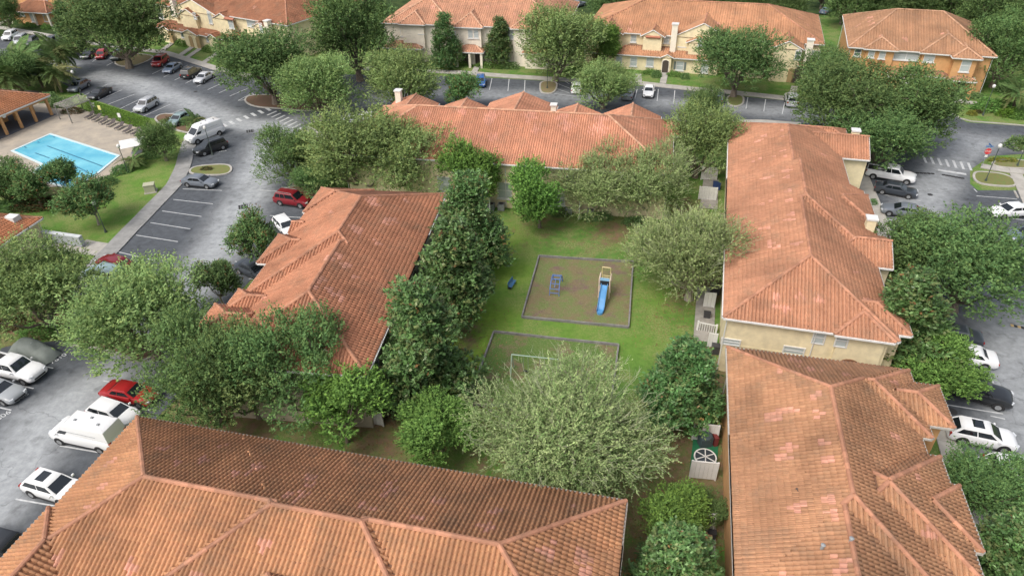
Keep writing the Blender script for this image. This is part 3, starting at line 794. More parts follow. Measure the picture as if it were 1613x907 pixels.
TAN = [(0.422, 0.232, 0.140), (0.381, 0.205, 0.123), (0.453, 0.265, 0.162), (0.350, 0.178, 0.112), (0.402, 0.216, 0.134)]
BRN = [(0.476, 0.248, 0.138), (0.431, 0.218, 0.125), (0.521, 0.291, 0.157), (0.453, 0.224, 0.138), (0.385, 0.188, 0.113)]
SAL = [(0.433, 0.216, 0.140), (0.402, 0.194, 0.123), (0.464, 0.248, 0.162), (0.391, 0.194, 0.134), (0.433, 0.227, 0.151)]
RED = [(0.36, 0.14, 0.08), (0.31, 0.12, 0.07), (0.40, 0.16, 0.10)]

def building(name, label, fr, vols, wall, pal, pink=(), detail=True, cat='house', dark=0.06, capcol=(0.44, 0.22, 0.15), gut=None, group=None):
    b = thing(name, label, cat, fr.w(0, 0), fr.a, group)
    build_walls(vols, b, wall); build_deck(vols, b); build_gutter(vols, b, gut)
    build_tiles(fr, vols, b, pal, pink, detail=detail, dark=dark, tw=0.28 if detail else 0.42, tl=0.37 if detail else 0.5)
    build_caps(fr, vols, b, capcol)
    v0 = vols[0]
    for x in (v0.x0 + .32, (v0.x0 + v0.x1) / 2 + .7, v0.x1 - .32):
        for y, s in ((v0.y0, 1), (v0.y1, -1)):
            if v0.z0 == 0 and v0.walls and not any(w.x0 < x < w.x1 and w.y0 < y + s * .2 < w.y1 for w in vols[1:]):
                MB().tube([(x, y - .08 * s, v0.ez - .12), (x, y + .38 * s, v0.ez - .55), (x, y + .38 * s, .1)], .045, 6).obj('downpipe', WHITE, b)
    return b

GRP = 'terracotta roofed townhouse blocks'
# --- bottom left block
frSW = frame_px(985, 790, 6.0, -13.8)
V_ = [Vol(-33.5, 0, -12.3, 0), Vol(-25.4, -7.3, -12.8, -0.03, ez=6.02), Vol(-21.2, -12.0, -27, -6.2, gable='S'), Vol(-33.8, -28.8, -19, -7.7), Vol(-6.5, 0.02, -24, -3)]
pk = [(315, 718, 8, .5), (395, 733, 8, .55), (400, 728, 8, .4), (370, 742, 8, .4), (610, 750, 8, .45), (612, 762, 8, .4), (603, 774, 8, .4), (486, 744, 8, .45), (482, 762, 8, .35), (260, 712, 7, .35), (345, 700, 7, .3),
      (280, 728, 8, .4), (680, 782, 8, .4), (697, 780, 8, .3), (775, 807, 7.5, .4), (765, 832, 8, .45), (655, 808, 8.5, .4), (470, 778, 8.6, .5), (455, 776, 8.6, .5), (172, 726, 7, .35), (92, 875, 7, .4), (200, 883, 7.5, .45), (310, 900, 7.5, .35),
      (415, 868, 7.5, .45), (140, 800, 7.5, .3), (162, 765, 7.5, .3), (915, 855, 7.5, .4), (920, 878, 7, .5), (922, 897, 7, .45), (860, 882, 7, .45), (875, 860, 7.3, .25), (565, 794, 8.5, .4), (585, 797, 8.5, .3), (900, 798, 6.6, .3)]
bSW = building('townhouse_block', 'wide brown tiled hip roof filling the bottom left corner with rows of pink patched tiles', frSW, V_, CREAM, BRN, pk, group=GRP, gut=mat('weathered_gutter', (.36, .33, .29), .7, noise=.3))
MB().tube([(-22.9, -6.1, 8.72), (-21.5, -6.12, 8.72)], 0.12, 6).obj('vent_cap', WHITE, bSW)
# --- bottom right block
frSE = frame_px(1146, 548, 6.0, -14.0)
V_ = [Vol(0, 11.9, -20.6, 0), Vol(1.2, 12.6, -6.6, -0.04, ez=6.02), Vol(0.02, 10.9, -34, -9), Vol(7.5, 14.2, -5.4, -1.4, ez=6.05), Vol(4, 12.5, -17.1, -8.5, ez=6.28), Vol(8.4, 13.1, -15.0, -10.5, ez=6.12),
      Vol(7.5, 12.6, -30.5, -23.5)]
pk = [(1285, 622, 8.3, .45), (1290, 648, 8.3, .45), (1230, 650, 7.5, .45), (1215, 653, 7.4, .4), (1243, 645, 7.6, .4), (1245, 708, 7.5, .5), (1235, 717, 7.5, .4), (1298, 695, 8.3, .35), (1302, 720, 8.4, .35), (1250, 800, 7.5, .45), (1263, 795, 7.5, .3),
      (1308, 783, 8.3, .4), (1312, 808, 8.3, .4), (1325, 880, 8.3, .5), (1325, 895, 8.3, .4), (1245, 905, 7.5, .4), (1252, 568, 6.6, .5), (1275, 585, 7.2, .5), (1258, 580, 7, .3), (1295, 585, 7.2, .3), (1330, 592, 7.3, .35), (1225, 594, 6.8, .3),
      (1405, 680, 7.2, .4), (1446, 753, 7, .35), (1460, 838, 7.2, .4), (1409, 600, 6.9, .35), (1150, 660, 6, .01)]
bSE = building('townhouse_block', 'tall block at the lower right corner with stepped wings and an orange wall', frSE, V_, ORANGE, TAN, pk, group=GRP, dark=0.08, gut=mat('pale_grey_gutter', (.50, .48, .44), .6, noise=.3))
for (x, y) in ((4.1, -17.9), (5.4, -17.6)):
    MB().lathe([(0.09, 0), (0.09, .35), (0.13, .36), (0.0, .42)], (x, y, 6 + SL * min(x, 10.9 - x) + .02), 8).obj('vent_pipe', GREYM, bSE)
MB().box((3.4, -14.0, 7.52), (.22, .3, .12), 0.5, None).obj('broken_tile', DARKM, bSE)
# --- right block behind it, its cream end wall towards the camera
frE = frame_px(1140, 500, 6.0, -16.0)
V_ = [Vol(0, 12.9, 0, 25), Vol(0, 13.7, 10.6, 25.6, gable='N', ez=6.0), Vol(0, 12.5, 13, 42.0), Vol(6, 15.6, 34.0, 40.6, gable='E'), Vol(8, 14.0, 18.0, 24.5, ez=6.05), Vol(8.5, 14.2, 10.5, 15.9, gable='E', ez=6.08),
      Vol(8.3, 12.6, -0.25, 6, ez=6.03), Vol(8, 13.9, 0.9, 5.6, ez=6.04), Vol(12.1, 15.0, 14.9, 18.2, ez=4.6, sl=0.3), Vol(7.2, 13.9, 38.9, 42.6, ez=6.0)]
pk = [(1230, 208, 8.3, .35), (1233, 218, 8.3, .35), (1195, 222, 7.5, .4), (1203, 217, 7.5, .35), (1232, 240, 8.3, .35), (1235, 249, 8.3, .35), (1187, 254, 7.2, .3), (1197, 252, 7.4, .3), (1220, 247, 8, .3), (1207, 282, 7.6, .5), (1215, 279, 7.8, .3), (1238, 272, 8.3, .4), (1240, 282, 8.3, .35),
      (1243, 302, 8.4, .35), (1243, 316, 8.4, .4), (1213, 318, 7.7, .3), (1200, 322, 7.4, .3), (1246, 340, 8.3, .4), (1240, 352, 8, .5), (1200, 360, 7.4, .25), (1212, 360, 7.6, .25), (1213, 385, 7.6, .5), (1224, 390, 7.8, .4), (1254, 387, 8.3, .4), (1225, 460, 7.4, .4), (1264, 463, 7.4, .4), (1295, 469, 7.4, .4),
      (1225, 476, 7.1, .35), (1237, 479, 7.1, .35), (1300, 238, 7.6, .3), (1322, 277, 7.2, .3), (1303, 293, 7.5, .3), (1306, 322, 7.3, .35), (1333, 370, 7, .35), (1347, 434, 6.7, .35), (1366, 477, 6.6, .35)]
bE = building('townhouse_block', 'long salmon tiled block on the right whose cream end wall faces the camera', frE, V_, CREAM, SAL, pk, group=GRP, dark=0.03)
for (px, py, w, h) in ((1290, 531, .8, 1.15), (1326, 536, .8, 1.15), (1250, 552, 1.5, .7), (1151, 538, 1.4, .5)):
    yp = 0.45 if px < 1300 else 0.2
    x, z = frE.onwall(px, py, yp); add_window(bE, x, yp, z, w, h, 'S', glass=BLIND, sill=False)
x, z = frE.onwall(1338, 570, 0.2); MB().box((6.6, .44, 3.0), (11.9, .05, .10)).obj('belt_trim', MATS['cream_stucco'], bE); add_arch(bE, x, 0.2, 0, 1.5, max(2.4, z + .3), 'S', mat('brown_door', (0.22, 0.11, 0.06), 0.7))
chimney(bE, 14.3, 38.6, 5.5, 7.6, w=.8, m=YELLOW); chimney(bE, 13.0, 16.8, 5.5, 7.5, w=.8, m=YELLOW)
# --- centre back block
frN = frame_px(1050, 275, 6.0, -12.0)
V_ = [Vol(-39.0, 0.6, 0, 15.8), Vol(-38.0, -31.6, 9, 18.0, sl=.37, gable='N'), Vol(-30.4, -24.2, 9, 17.4, sl=.37, gable='N'), Vol(-24.4, -15.0, 7, 19.2, sl=.37, gable='N'), Vol(-15.0, -9.0, 9, 17.4, sl=.37, gable='N'), Vol(-8.4, -1.0, 9, 17.2, gable='N', ez=6.02), Vol(-1, 1.8, 11, 15, ez=6)]
pk = [(672, 178, 9, .5), (728, 180, 8.9, .7), (775, 183, 9, 1.0), (770, 186, 9, .9), (835, 186, 8.8, 1.0), (885, 187, 8.9, .9), (948, 190, 8.9, .9), (718, 210, 8, .7), (777, 212, 8, .6), (845, 208, 8, .8), (895, 206, 8, 1.0), (942, 212, 7.9, 1.1), (1012, 198, 8, .3), (1013, 210, 7.6, .3)]
bN = building('townhouse_block', 'bright salmon roofed block across the far end of the courtyard', frN, V_, YELLOW, [(0.51, 0.245, 0.165), (0.48, 0.225, 0.15), (0.54, 0.285, 0.195), (0.48, 0.235, 0.165)], pk, group=GRP, dark=0.0, capcol=(0.56, 0.32, 0.23))
for (px, py, w, h, fr_) in ((820, 268, 1.0, 1.3, 0), (795, 300, 1.6, 1.9, 0), (880, 312, 1.4, 1.6, 0), (940, 300, 1.2, 1.3, 0), (900, 285, 1.0, 1.2, 0), (1000, 300, 1.2, 1.3, 0), (720, 262, 1.0, 1.3, 0), (700, 290, 1.5, 1.8, 0)):
    x, z = frN.onwall(px, py, .45); add_window(bN, x, .45, z, w, h, 'S', glass=BLIND)
chimney(bN, -36.9, 16.6, 6.0, 8.1, w=.8, m=IVORY); chimney(bN, -14.9, 14.9, 6.5, 7.8, w=.7, m=IVORY)
# --- left block of the courtyard
frW = frame_px(700, 310, 6.0, -8.0)
V_ = [Vol(-13.6, 0, -19.8, 0.5), Vol(-12.5, 0, -28.2, -8, ez=6.0), Vol(-13.9, -8, -4.7, 0.7, ez=6.03), Vol(-14.6, -7, -14.4, -9.4, ez=6.03), Vol(-13.9, -8, -8.9, -6.4, gable='W', ez=6.0), Vol(-15.5, -9, -25.6, -20.8, ez=5.9), Vol(-14.4, -8, -22.0, -18.6, ez=5.95)]
pk = [(588, 322, 8.2, .7), (565, 363, 8.3, .7), (592, 378, 8, .5), (612, 345, 7.8, .6), (618, 342, 7.8, .5), (632, 306, 7, .35), (640, 318, 7.3, .4), (530, 408, 8.2, .6), (545, 418, 8.1, .4), (560, 432, 7.9, .4), (505, 447, 8.3, .5), (498, 458, 8.2, .5), (535, 468, 7.7, .55), (523, 460, 7.9, .4),
      (462, 505, 7.6, .35), (435, 507, 7.3, .35), (485, 511, 7.6, .5), (524, 518, 7.5, .3), (520, 338, 7.6, .35), (418, 464, 7, .35), (520, 412, 8.2, .6)]
bW = building('townhouse_block', 'salmon tiled block left of the courtyard with jagged wings towards the parking lot', frW, V_, GREYW, [(0.44, 0.205, 0.13), (0.41, 0.185, 0.12), (0.47, 0.235, 0.15), (0.39, 0.175, 0.115)], pk, group=GRP, dark=0.06, gut=None)
for (y, z, w, h) in ((-26.2, 4.5, .9, 1.3), (-25.0, 4.5, .9, 1.3), (-26.0, 1.2, 1.3, 2.1)):
    add_window(bW, y, -.45, z, w, h, 'E', glass=GLASS, sill=False, rail=z > 2)

def gable_set(vols_, lst): return vols_ + lst
# --- back row, long cream block right of centre
frC = Frame(28.72, 123.47, -18)
V_ = [Vol(-15.6, 25.8, 1.75, 21.3, ez=5.9, sl=.38), Vol(0.7, 10.8, 1.2, 15, ez=5.9, sl=.5, gable='S'), Vol(3.2, 7.8, 0.45, 6, ez=5.2, gable='S'), Vol(-4.9, -0.7, 0.7, 8, ez=5.8, sl=.55, gable='S'), Vol(-14.0, -8.2, 0.7, 11, ez=5.9, sl=.5, gable='S'), Vol(17.4, 22.6, -1.2, 10, ez=5.6, sl=.5, gable='S'),
      Vol(-9.8, 9.6, -0.55, 8, ez=2.7, sl=.42), Vol(-0.95, 1.5, -1.1, 3, ez=2.75, gable='S', sl=.5), Vol(22.0, 25.9, -1.2, 4, ez=3.0, over=1.5, walls=False), Vol(-14, -9.6, -0.4, 5, ez=2.7), Vol(10, 17.4, -0.5, 5, ez=2.7)]
bC = building('townhouse_row', 'long two storey cream townhouse row with a big front gable, back right of centre', frC, V_, YELLOW, [(0.46, 0.245, 0.15), (0.43, 0.225, 0.135), (0.49, 0.27, 0.17)],
              [(950, 12, 8, .5), (965, 10, 8, .5), (965, 15, 8, .4), (992, 36, 7, .5), (992, 41, 7, .5), (1130, 32, 8, .5), (1220, 48, 8, .5), (1262, 24, 8, .6), (1275, 30, 8, .5)], detail=False, group=GRP, dark=0.0)
for (px, py, yp, w, h, ar, mu) in ((998, 61, 2.2, .9, 1.1, 0, 1), (1050, 63, 2.2, .9, 1.0, 0, 1), (1028, 68, 1.02, 1.2, 1.4, 0, 1), (1075, 67, 1.42, 1.2, 1.3, 1, 1), (1103, 68, .57, .6, 1.0, 1, 1), (1257, 87, -1.08, .8, 1.2, 1, 1), (1283, 87, 2.2, 1.5, 1.4, 0, 1), (1132, 72, 2.2, 1.5, 1.6, 0, 1)):
    x, z = frC.onwall(px, py, yp); add_window(bC, x, yp, z, w, h, 'S', arch=bool(ar), glass=BLIND if px != 1257 else GLASS)
for (px, py, w, h, sh, ar) in ((998, 98, 1.1, 1.3, None, 1), (1024, 98, 1.2, 1.4, None, 0), (1071, 104, 1.2, 1.4, mat('blue_grey_shutter', (.16, .20, .19), .7), 0), (975, 95, 1.0, 1.3, None, 0), (1110, 108, 1.2, 1.4, None, 0)):
    x, z = frC.onwall(px, py, -.1); add_window(bC, x, -.1, z, w, h, 'S', arch=bool(ar), glass=BLIND, shut=sh)
x, z = frC.onwall(1048, 105, -.98); add_arch(bC, x, -.98, 0.05, 1.1, 2.3, 'S', DARKIN, IVORY)
x, z = frC.onwall(1255, 120, -1.08); add_arch(bC, x, -1.08, 0.05, 1.4, 2.5, 'S', DARKIN, None)
x, z = frC.onwall(1245, 120, -1.08); add_arch(bC, x, -1.08, 0.05, 1.0, 2.4, 'S', TANDOOR, None)
x, z = frC.onwall(1029, 58, 0.9); MB().box((x, .75, z), (2.6, .55, .22), 0, Matrix.Rotation(.5, 3, 'X')).obj('awning', mat('terracotta_awning', RED[2], .8), bC)
x, z = frC.onwall(1063, 50, 1.4); chimney(bC, x, 1.2, 0.2, z + 1.3, 1.0, IVORY)
x, z = frC.onwall(1276, 72, -1); chimney(bC, x, -.6, 0.2, z + .8, 1.0, IVORY)
for x in (22.6, 25.4): MB().box((x, -.9, 1.5), (.35, .35, 3.0)).obj('porch_column', IVORY, bC)
add_arch(bC, 24.1, 1.75 + .45, 0.05, 1.0, 2.3, 'S', DARKIN, None)
# --- back row, ivory block left of centre
frB = Frame(-6.16, 129.74, -13)
V_ = [Vol(-17.9, 17, 1.05, 21, ez=7.0, sl=.42), Vol(-14.2, -9.1, 0.3, 12, ez=7.05, sl=.66), Vol(-16.8, -3.8, .98, 15, ez=7.0, sl=.52), Vol(-3.6, 2.0, 0.2, 12, ez=6.9, sl=.68), Vol(7.2, 12.6, 0.4, 12, ez=6.9, sl=.62),
      Vol(-17.5, -9.8, -0.7, 6, ez=2.9), Vol(-3.3, 2.3, -1.4, 5, ez=2.9, walls=False, over=1.0), Vol(9.5, 16.5, -0.6, 6, ez=2.9)]
bB = building('townhouse_row', 'ivory walled townhouse row at the top centre with a white column porch', frB, V_, IVORY, [(0.50, 0.27, 0.19), (0.47, 0.245, 0.17), (0.53, 0.30, 0.21)], [(690, 18, 8, .5), (682, 22, 8, .4), (767, 22, 8, .5), (728, 24, 8, .4), (811, 27, 8, .4), (850, 2, 8, .5), (647, 17, 8, .5), (580, 8, 8, .5)], detail=False, group=GRP, dark=0, capcol=(.60, .37, .27))
for (px, py, yp, w, h, ar, mu) in ((636, 50, 1.5, 1.2, 1.6, 0, 1), (663, 48, .85, .9, 1.1, 1, 1), (741, 54, .65, .75, 1.3, 1, 1), (750, 54, .65, .75, 1.3, 1, 1), (715, 55, 1.5, 1.0, 1.3, 0, 1), (805, 55, 1.5, 1.2, 1.4, 0, 1)):
    x, z = frB.onwall(px, py, yp); add_window(bB, x, yp, z, w, h, 'S', arch=bool(ar), glass=GLASS if px == 636 else BLIND)
for (px, py, w, h) in ((795, 92, 1.8, 1.4), (712, 92, 1.8, 1.3), (690, 88, 1.2, 1.2)):
    x, z = frB.onwall(px, py, 1.5); add_window(bB, x, 1.5, max(z, 1.6), w, h, 'S', glass=BLIND)
for x in (-2.9, -0.35, 1.9): MB().box((x, -1.1, 1.45), (.42, .42, 2.9)).obj('porch_column', IVORY, bB)
for x in (-1.7, .8): add_arch(bB, x, 0.63, 0.05, 1.1, 2.3, 'S', DARKIN, None)
add_arch(bB, -10.8, -.25, 0.05, 1.2, 2.3, 'S', DARKIN, None)
# --- back row, yellow block at the upper left
frA = Frame(-58.9, 144.3, -32)
V_ = [Vol(-19.6, 19.9, 1.4, 23, ez=6.9, sl=.38), Vol(-14.0, 0.1, 1.1, 14, ez=6.6, sl=.36, gable='S'), Vol(-11.2, -5.6, 0.4, 7, ez=6.0, gable='S'), Vol(-0.6, 4.6, 0.6, 9, ez=6.3, gable='S'), Vol(11, 15, 0.4, 8, ez=6.0, gable='S'), Vol(-19.4, 9.5, -0.75, 7, ez=2.8, sl=.42), Vol(-16.6, -13.8, -1.3, 2, ez=2.8, gable='S', sl=.5), Vol(-9.5, -4.6, -1.3, 2, ez=2.8, gable='S', sl=.35), Vol(-1.6, 1.6, -1.3, 2, ez=2.8, gable='S', sl=.5)]
bA = building('townhouse_row', 'yellow walled townhouse row at the upper left under a dark brown roof', frA, V_, YELLOW, [(0.31, 0.14, 0.085), (0.27, 0.12, 0.075), (0.35, 0.165, 0.10)], [(403, 14, 8, .6), (440, 28, 8, .6), (367, 3, 8, .5), (454, 3, 8, .6), (463, 3, 8, .4), (420, 40, 7, .5)], detail=False, group=GRP, dark=.05)
for (px, py, yp, w, h, ar) in ((272, 19, 1.86, .9, 1.1, 0), (288, 22, 1.22, 1.2, 1.5, 0), (307, 25, .53, .7, 1.1, 0), (331, 29, 1.22, .9, 1.9, 1), (349, 29, 1.86, .7, 1.1, 0), (364, 37, .73, 1.3, 1.8, 0), (396, 36, 1.86, 2.4, 1.4, 0), (253, 22, 1.86, 1.6, 1.8, 0), (412, 45, .53, .8, 1.2, 1)):
    x, z = frA.onwall(px, py, yp); add_window(bA, x, yp, z, w, h, 'S', arch=bool(ar), glass=BLIND if px not in (253, 272) else GLASS)
for (px, py, w, h, g) in ((288, 53, 1.3, 1.5, GLASS), (328, 60, 1.2, 1.4, BLIND), (367, 66, 1.4, 1.5, BLIND), (258, 50, .8, 1.3, GLASS), (388, 68, 1.2, 1.3, BLIND)):
    x, z = frA.onwall(px, py, -.3); add_window(bA, x, -.3, z, w, h, 'S', glass=g)
for (px, py, pl) in ((269, 58, -1.18), (301, 64, -1.18), (312, 66, -1.18), (345, 71, -1.18), (357, 68, -.3)):
    x, z = frA.onwall(px, py, pl); add_arch(bA, x, pl, 0.05, 1.05, 2.35, 'S', TANDOOR, None)
x, z = frA.onwall(274, 4, 1.2); chimney(bA, x, 1.0, 5, z + 1.2, 1.0, IVORY)
x, z = frA.onwall(423, 38, 1.0); chimney(bA, x, .8, 5, z + .6, 1.0, IVORY)
x, z = frA.onwall(364, 29, .9); MB().box((x, .35, z), (2.6, .5, .22), 0, Matrix.Rotation(.5, 3, 'X')).obj('awning', mat('terracotta_awning', RED[2], .8), bA)
MB().box((19.47, 12, 5.2), (.06, .5, .7)).obj('wall_vent', GLASS, bA)
# --- orange block at the upper right
frO = Frame(71.92, 108.77, -20)
V_ = [Vol(-16.2, 5.2, 0.1, 21.2, ez=6.2, sl=.37, ke=.68, axis='x'), Vol(-13.9, -8.8, -0.4, 9, ez=6.22, sl=.5), Vol(-5.6, 2.2, -0.5, 12, ez=6.22, sl=.55), Vol(-1.2, 2.9, -1.9, 8, ez=6.2, sl=.5),
      Vol(-9.4, -4.4, -2.4, 5, ez=2.7), Vol(-4.2, -0.2, -1.5, 5, ez=2.9), Vol(-0.8, 3.0, -2.6, 4, ez=2.9, walls=False, over=1.0)]
bO = building('townhouse_block', 'orange walled two storey house at the upper right with white window trim', frO, V_, ORANGE, [(0.36, 0.205, 0.13), (0.33, 0.185, 0.12), (0.39, 0.225, 0.14)], [(1354, 33, 8, .6), (1369, 30, 8, .5), (1370, 35, 8, .5), (1373, 40, 8, .5), (1428, 60, 7.5, .5), (1386, 62, 7, .3), (1484, 60, 7.5, .5), (1518, 40, 8, .5)], detail=False, group=GRP, dark=0, capcol=(.50, .30, .21))
for (px, py, yp, w, h, mu, g) in ((1351, 83, .55, .9, 1.0, 1, GLASS), (1373, 84, .05, .8, 1.2, 1, BLIND), (1390, 86, .05, .8, 1.2, 1, BLIND), (1428, 87, .55, 3.6, 1.4, 2, BLIND), (1464, 91, -.05, 1.4, 1.2, 1, BLIND), (1521, 104, -1.45, 1.2, 1.7, 1, BLIND), (1433, 124, -1.95, 2.2, 1.3, 2, GLASS)):
    x, z = frO.onwall(px, py, yp); add_window(bO, x, yp, z, w, h, 'S', glass=g, mull=mu)
for (px, py) in ((1372, 96), (1388, 97)):
    x, z = frO.onwall(px, py, .05); MB().box((x, -.08, z), (1.1, .3, .3)).obj('planter_box', mat('brown_planter', (.3, .14, .06), .8), bO)
for px, py, pl in ((1487, 136, -1.05), ):
    x, z = frO.onwall(px, py, pl); add_arch(bO, x, pl, .05, 1.3, 2.4, 'S', DARKIN, None)
add_arch(bO, 1.3, -1.45, .05, 1.2, 2.4, 'S', DARKIN, None)
for x in (-2.9, -0.5, 2.7): MB().box((x, -2.2 if x > -1 else -1.25, 1.45), (.5, .5, 2.9)).obj('porch_column', ORANGE, bO)
# --- orange house at the far upper left
frP = Frame(-114.68, 169.85, -17)
V_ = [Vol(-14, 11, 4.6, 20, ez=6.2), Vol(-3.2, 9, 0.3, 8, ez=3.0, over=.9), Vol(-14, -8, 1.5, 8, ez=3)]
bP = building('townhouse_block', 'orange house cut by the top left corner with a brown porch roof', frP, V_, ORANGE, [(0.30, 0.14, 0.085), (0.26, 0.12, 0.075)], [], detail=False, group=GRP, dark=0)
for (px, py, w, h) in ((52, 27, 1.5, 2.0), (72, 27, 1.3, 1.8), (34, 22, 1.6, .8)):
    x, z = frP.onwall(px, py, 1.2); add_window(bP, x, 1.2, z, w, h, 'S', glass=BLIND)
x, z = frP.onwall(72, 4, 5.05); add_window(bP, x, 5.05, z, 1.4, 1.6, 'S', glass=BLIND)
add_arch(bP, 7.2, 1.2, .05, 1.2, 2.2, 'S', TANDOOR, None)
for x in (-2.9, 8.6, 4.4): MB().box((x, .6, 1.5), (.35, .35, 3)).obj('porch_column', IVORY, bP)
# --- clubhouse by the mailboxes, left edge
frK = Frame(-53.0, 68.6, -12)
V_ = [Vol(-16, 0, -9.0, 0, ez=3.0, sl=.42), Vol(-10, -.6, -15, -3, ez=3.0, sl=.4)]
bK = building('clubhouse', 'low clubhouse with orange tiled roof at the left edge beside the mailboxes', frK, V_, CREAM, [(0.47, 0.20, 0.11), (0.42, 0.17, 0.09), (0.5, .23, .13)], [], detail=True, cat='building', dark=.05)
MB().box((-1.8, -1.9, 3.7), (1.3, 1.0, .9)).obj('chimney', WHITE, bK)
# --- pool cabana, upper left
frQ = Frame(-75.29, 109.06, 72)
V_ = [Vol(-13, 0.9, -0.9, 9.5, ez=3.25, sl=.40, over=.7, walls=False)]
bQ = building('pool_cabana', 'open sided pool cabana with orange columns and brown tiled roof', frQ, V_, ORANGE, [(0.36, 0.155, 0.08), (0.32, 0.135, 0.07), (0.40, .18, .10)], [], detail=False, cat='cabana', dark=0)
for i, x in enumerate((0.3, -2.7, -5.4, -8.1, -10.8)): MB().box((x, -.4, 1.45), (.34, .34, 2.9)).obj('column', ORANGE, bQ)
for x in (0.3, -3.0): MB().box((x, 3.4, 1.45), (.34, .34, 2.9)).obj('column', ORANGE, bQ)
MB().box((-6.1, -.4, 2.95), (13.4, .4, .5)).box((.3, 4, 2.95), (.4, 8.6, .5)).obj('beam', ORANGE, bQ)
MB().box((-7.5, 6.5, 1.4), (8, 4, 2.8)).obj('store_room', ORANGE, bQ)
MB().box((-6, 4, .06), (13.6, 9.6, .1)).obj('floor', mat('cabana_floor', (.12, .13, .15), .8, noise=.2), bQ)
MB().lathe([(0, -.02), (.32, -.02), (.32, .05), (0, .05)], (0, 0, 0), 14).obj('wall_clock', WHITE, bQ).matrix_local = Matrix.Translation((-7.6, -.72, 2.95)) @ Matrix.Rotation(math.pi / 2, 4, 'X')
# ------------------------------------------------------------------ trees
def unit(v): return v / (np.linalg.norm(v, axis=-1, keepdims=True) + 1e-9)

def leaf_quads(P, D, N, a, b, fold=0.0):
    """leaf blades: centre P, long axis D, normal N, length a, width b; pointed at both ends"""
    S = unit(np.cross(D, N)); D = unit(D)
    a = a[:, None] / 2; b = b[:, None] / 2
    v = np.stack([P - D * a, P + S * b - D * a * .1, P + D * a, P - S * b + D * a * .05], 1).reshape(-1, 3)
    k = len(P); f = np.arange(k * 4).reshape(k, 4)
    return v, f

def crown_mesh(name, R, H, lobes, sprays, per, ln, leaf, cols, mt, seed, shape='round', updir=0.45, wild=0.25, tipcol=None, brown=0.0, radial=.6, align=.0, spr_r=(0.45, 1.0), bottom=-0.75, sticks=False):
    g = np.random.default_rng(seed)
    # lobe centres through the crown
    c = []; tries = 0
    while len(c) < lobes and tries < 5000:
        tries += 1
        d = unit(g.normal(size=3)); 
        if d[2] < bottom: continue
        if shape == 'cone':
            t = g.uniform(0, 1) ** 0.8; r = R * (1 - t) ** 0.5 * g.uniform(.30, .72); th = g.uniform(0, 2 * math.pi)
            p = np.array([r * math.cos(th), r * math.sin(th), -H * .45 + t * H * 0.90])
            rr = R * g.uniform(.34, .46) * (1 - .42 * t)
        else:
            p = d * np.array([R, R, H / 2]) * g.uniform(.30, .76); rr = R * g.choice([.2, .27, .34, .42])
        c.append((*p, rr))
    c = np.array(c); C, LR = c[:, :3], c[:, 3]
    li = g.integers(0, len(C), sprays)
    wgt = LR ** 2; li = g.choice(len(C), sprays, p=wgt / wgt.sum())
    d = unit(g.normal(size=(sprays, 3)) + np.array([0, 0, .25])); rad = LR[li] * g.uniform(spr_r[0], spr_r[1], sprays)
    S = C[li] + d * rad[:, None] * np.array([1, 1, .8])
    axis = unit(S - np.array([0, 0, -H * .55]))
    D = unit(d * .55 + axis * radial + np.array([0, 0, updir]) + g.normal(size=(sprays, 3)) * wild)
    L = ln * g.uniform(.6, 1.3, sprays)
    t = (np.arange(per) + .5) / per
    base = np.array(cols)[g.integers(0, len(cols), sprays)] * g.uniform(.75, 1.25, (sprays, 1))
    lobe_tone = g.uniform(.82, 1.18, len(C))[li][:, None]; base = base * lobe_tone
    P = S[:, None, :] + D[:, None, :] * (L[:, None] * t[None, :])[..., None]
    sag = np.zeros_like(P); sag[..., 2] = -0.12 * L[:, None] * (t[None, :] ** 2); P = P + sag + g.normal(size=P.shape) * leaf[1] * .55
    LD = unit(D[:, None, :] * (1, 1, .45 + .55 * align) + g.normal(size=P.shape) * (.6 - .3 * align, .6 - .3 * align, .3))
    LN = unit(g.normal(size=P.shape) * .42 + np.array([0, 0, 1.0]) + .55 * d[:, None, :])
    k = sprays * per
    a = leaf[0] * g.uniform(.7, 1.3, k); b = leaf[1] * g.uniform(.7, 1.3, k)
    v, f = leaf_quads(P.reshape(k, 3), LD.reshape(k, 3), LN.reshape(k, 3), a, b)
    col = np.repeat(base[:, None, :], per, 1)
    if tipcol is not None:
        w = (t[None, :, None] ** 2) * g.uniform(.2, 1, (sprays, 1, 1)); col = col * (1 - w) + np.array(tipcol) * w
    col = col.reshape(k, 3) * g.uniform(.85, 1.15, (k, 1))
    if brown:
        br = g.uniform(size=sprays) < brown; brr = np.repeat(br, per) & (g.uniform(size=k) < .6)
        col[brr] = np.array((.22, .13, .05)) * g.uniform(.7, 1.3, (brr.sum(), 1))
    col = np.repeat(col, 4, 0)
    if sticks:      # bare pale shoots that carry the leaves
        e = S + D * L[:, None] * 1.05; e[:, 2] -= .12 * L; nS = sprays; w = .011
        side = unit(np.cross(D, g.normal(size=D.shape))) * w
        sv = np.stack([S - side, S + side, e + side * .5, e - side * .5], 1).reshape(-1, 3)
        sf = np.arange(nS * 4).reshape(nS, 4) + len(v)
        v = np.concatenate([v, sv]); f = np.concatenate([f, sf]); col = np.concatenate([col, np.tile((.36, .36, .24), (nS * 4, 1))])
    me = mesh(name, v, f, mt, col)
    return me, C, LR

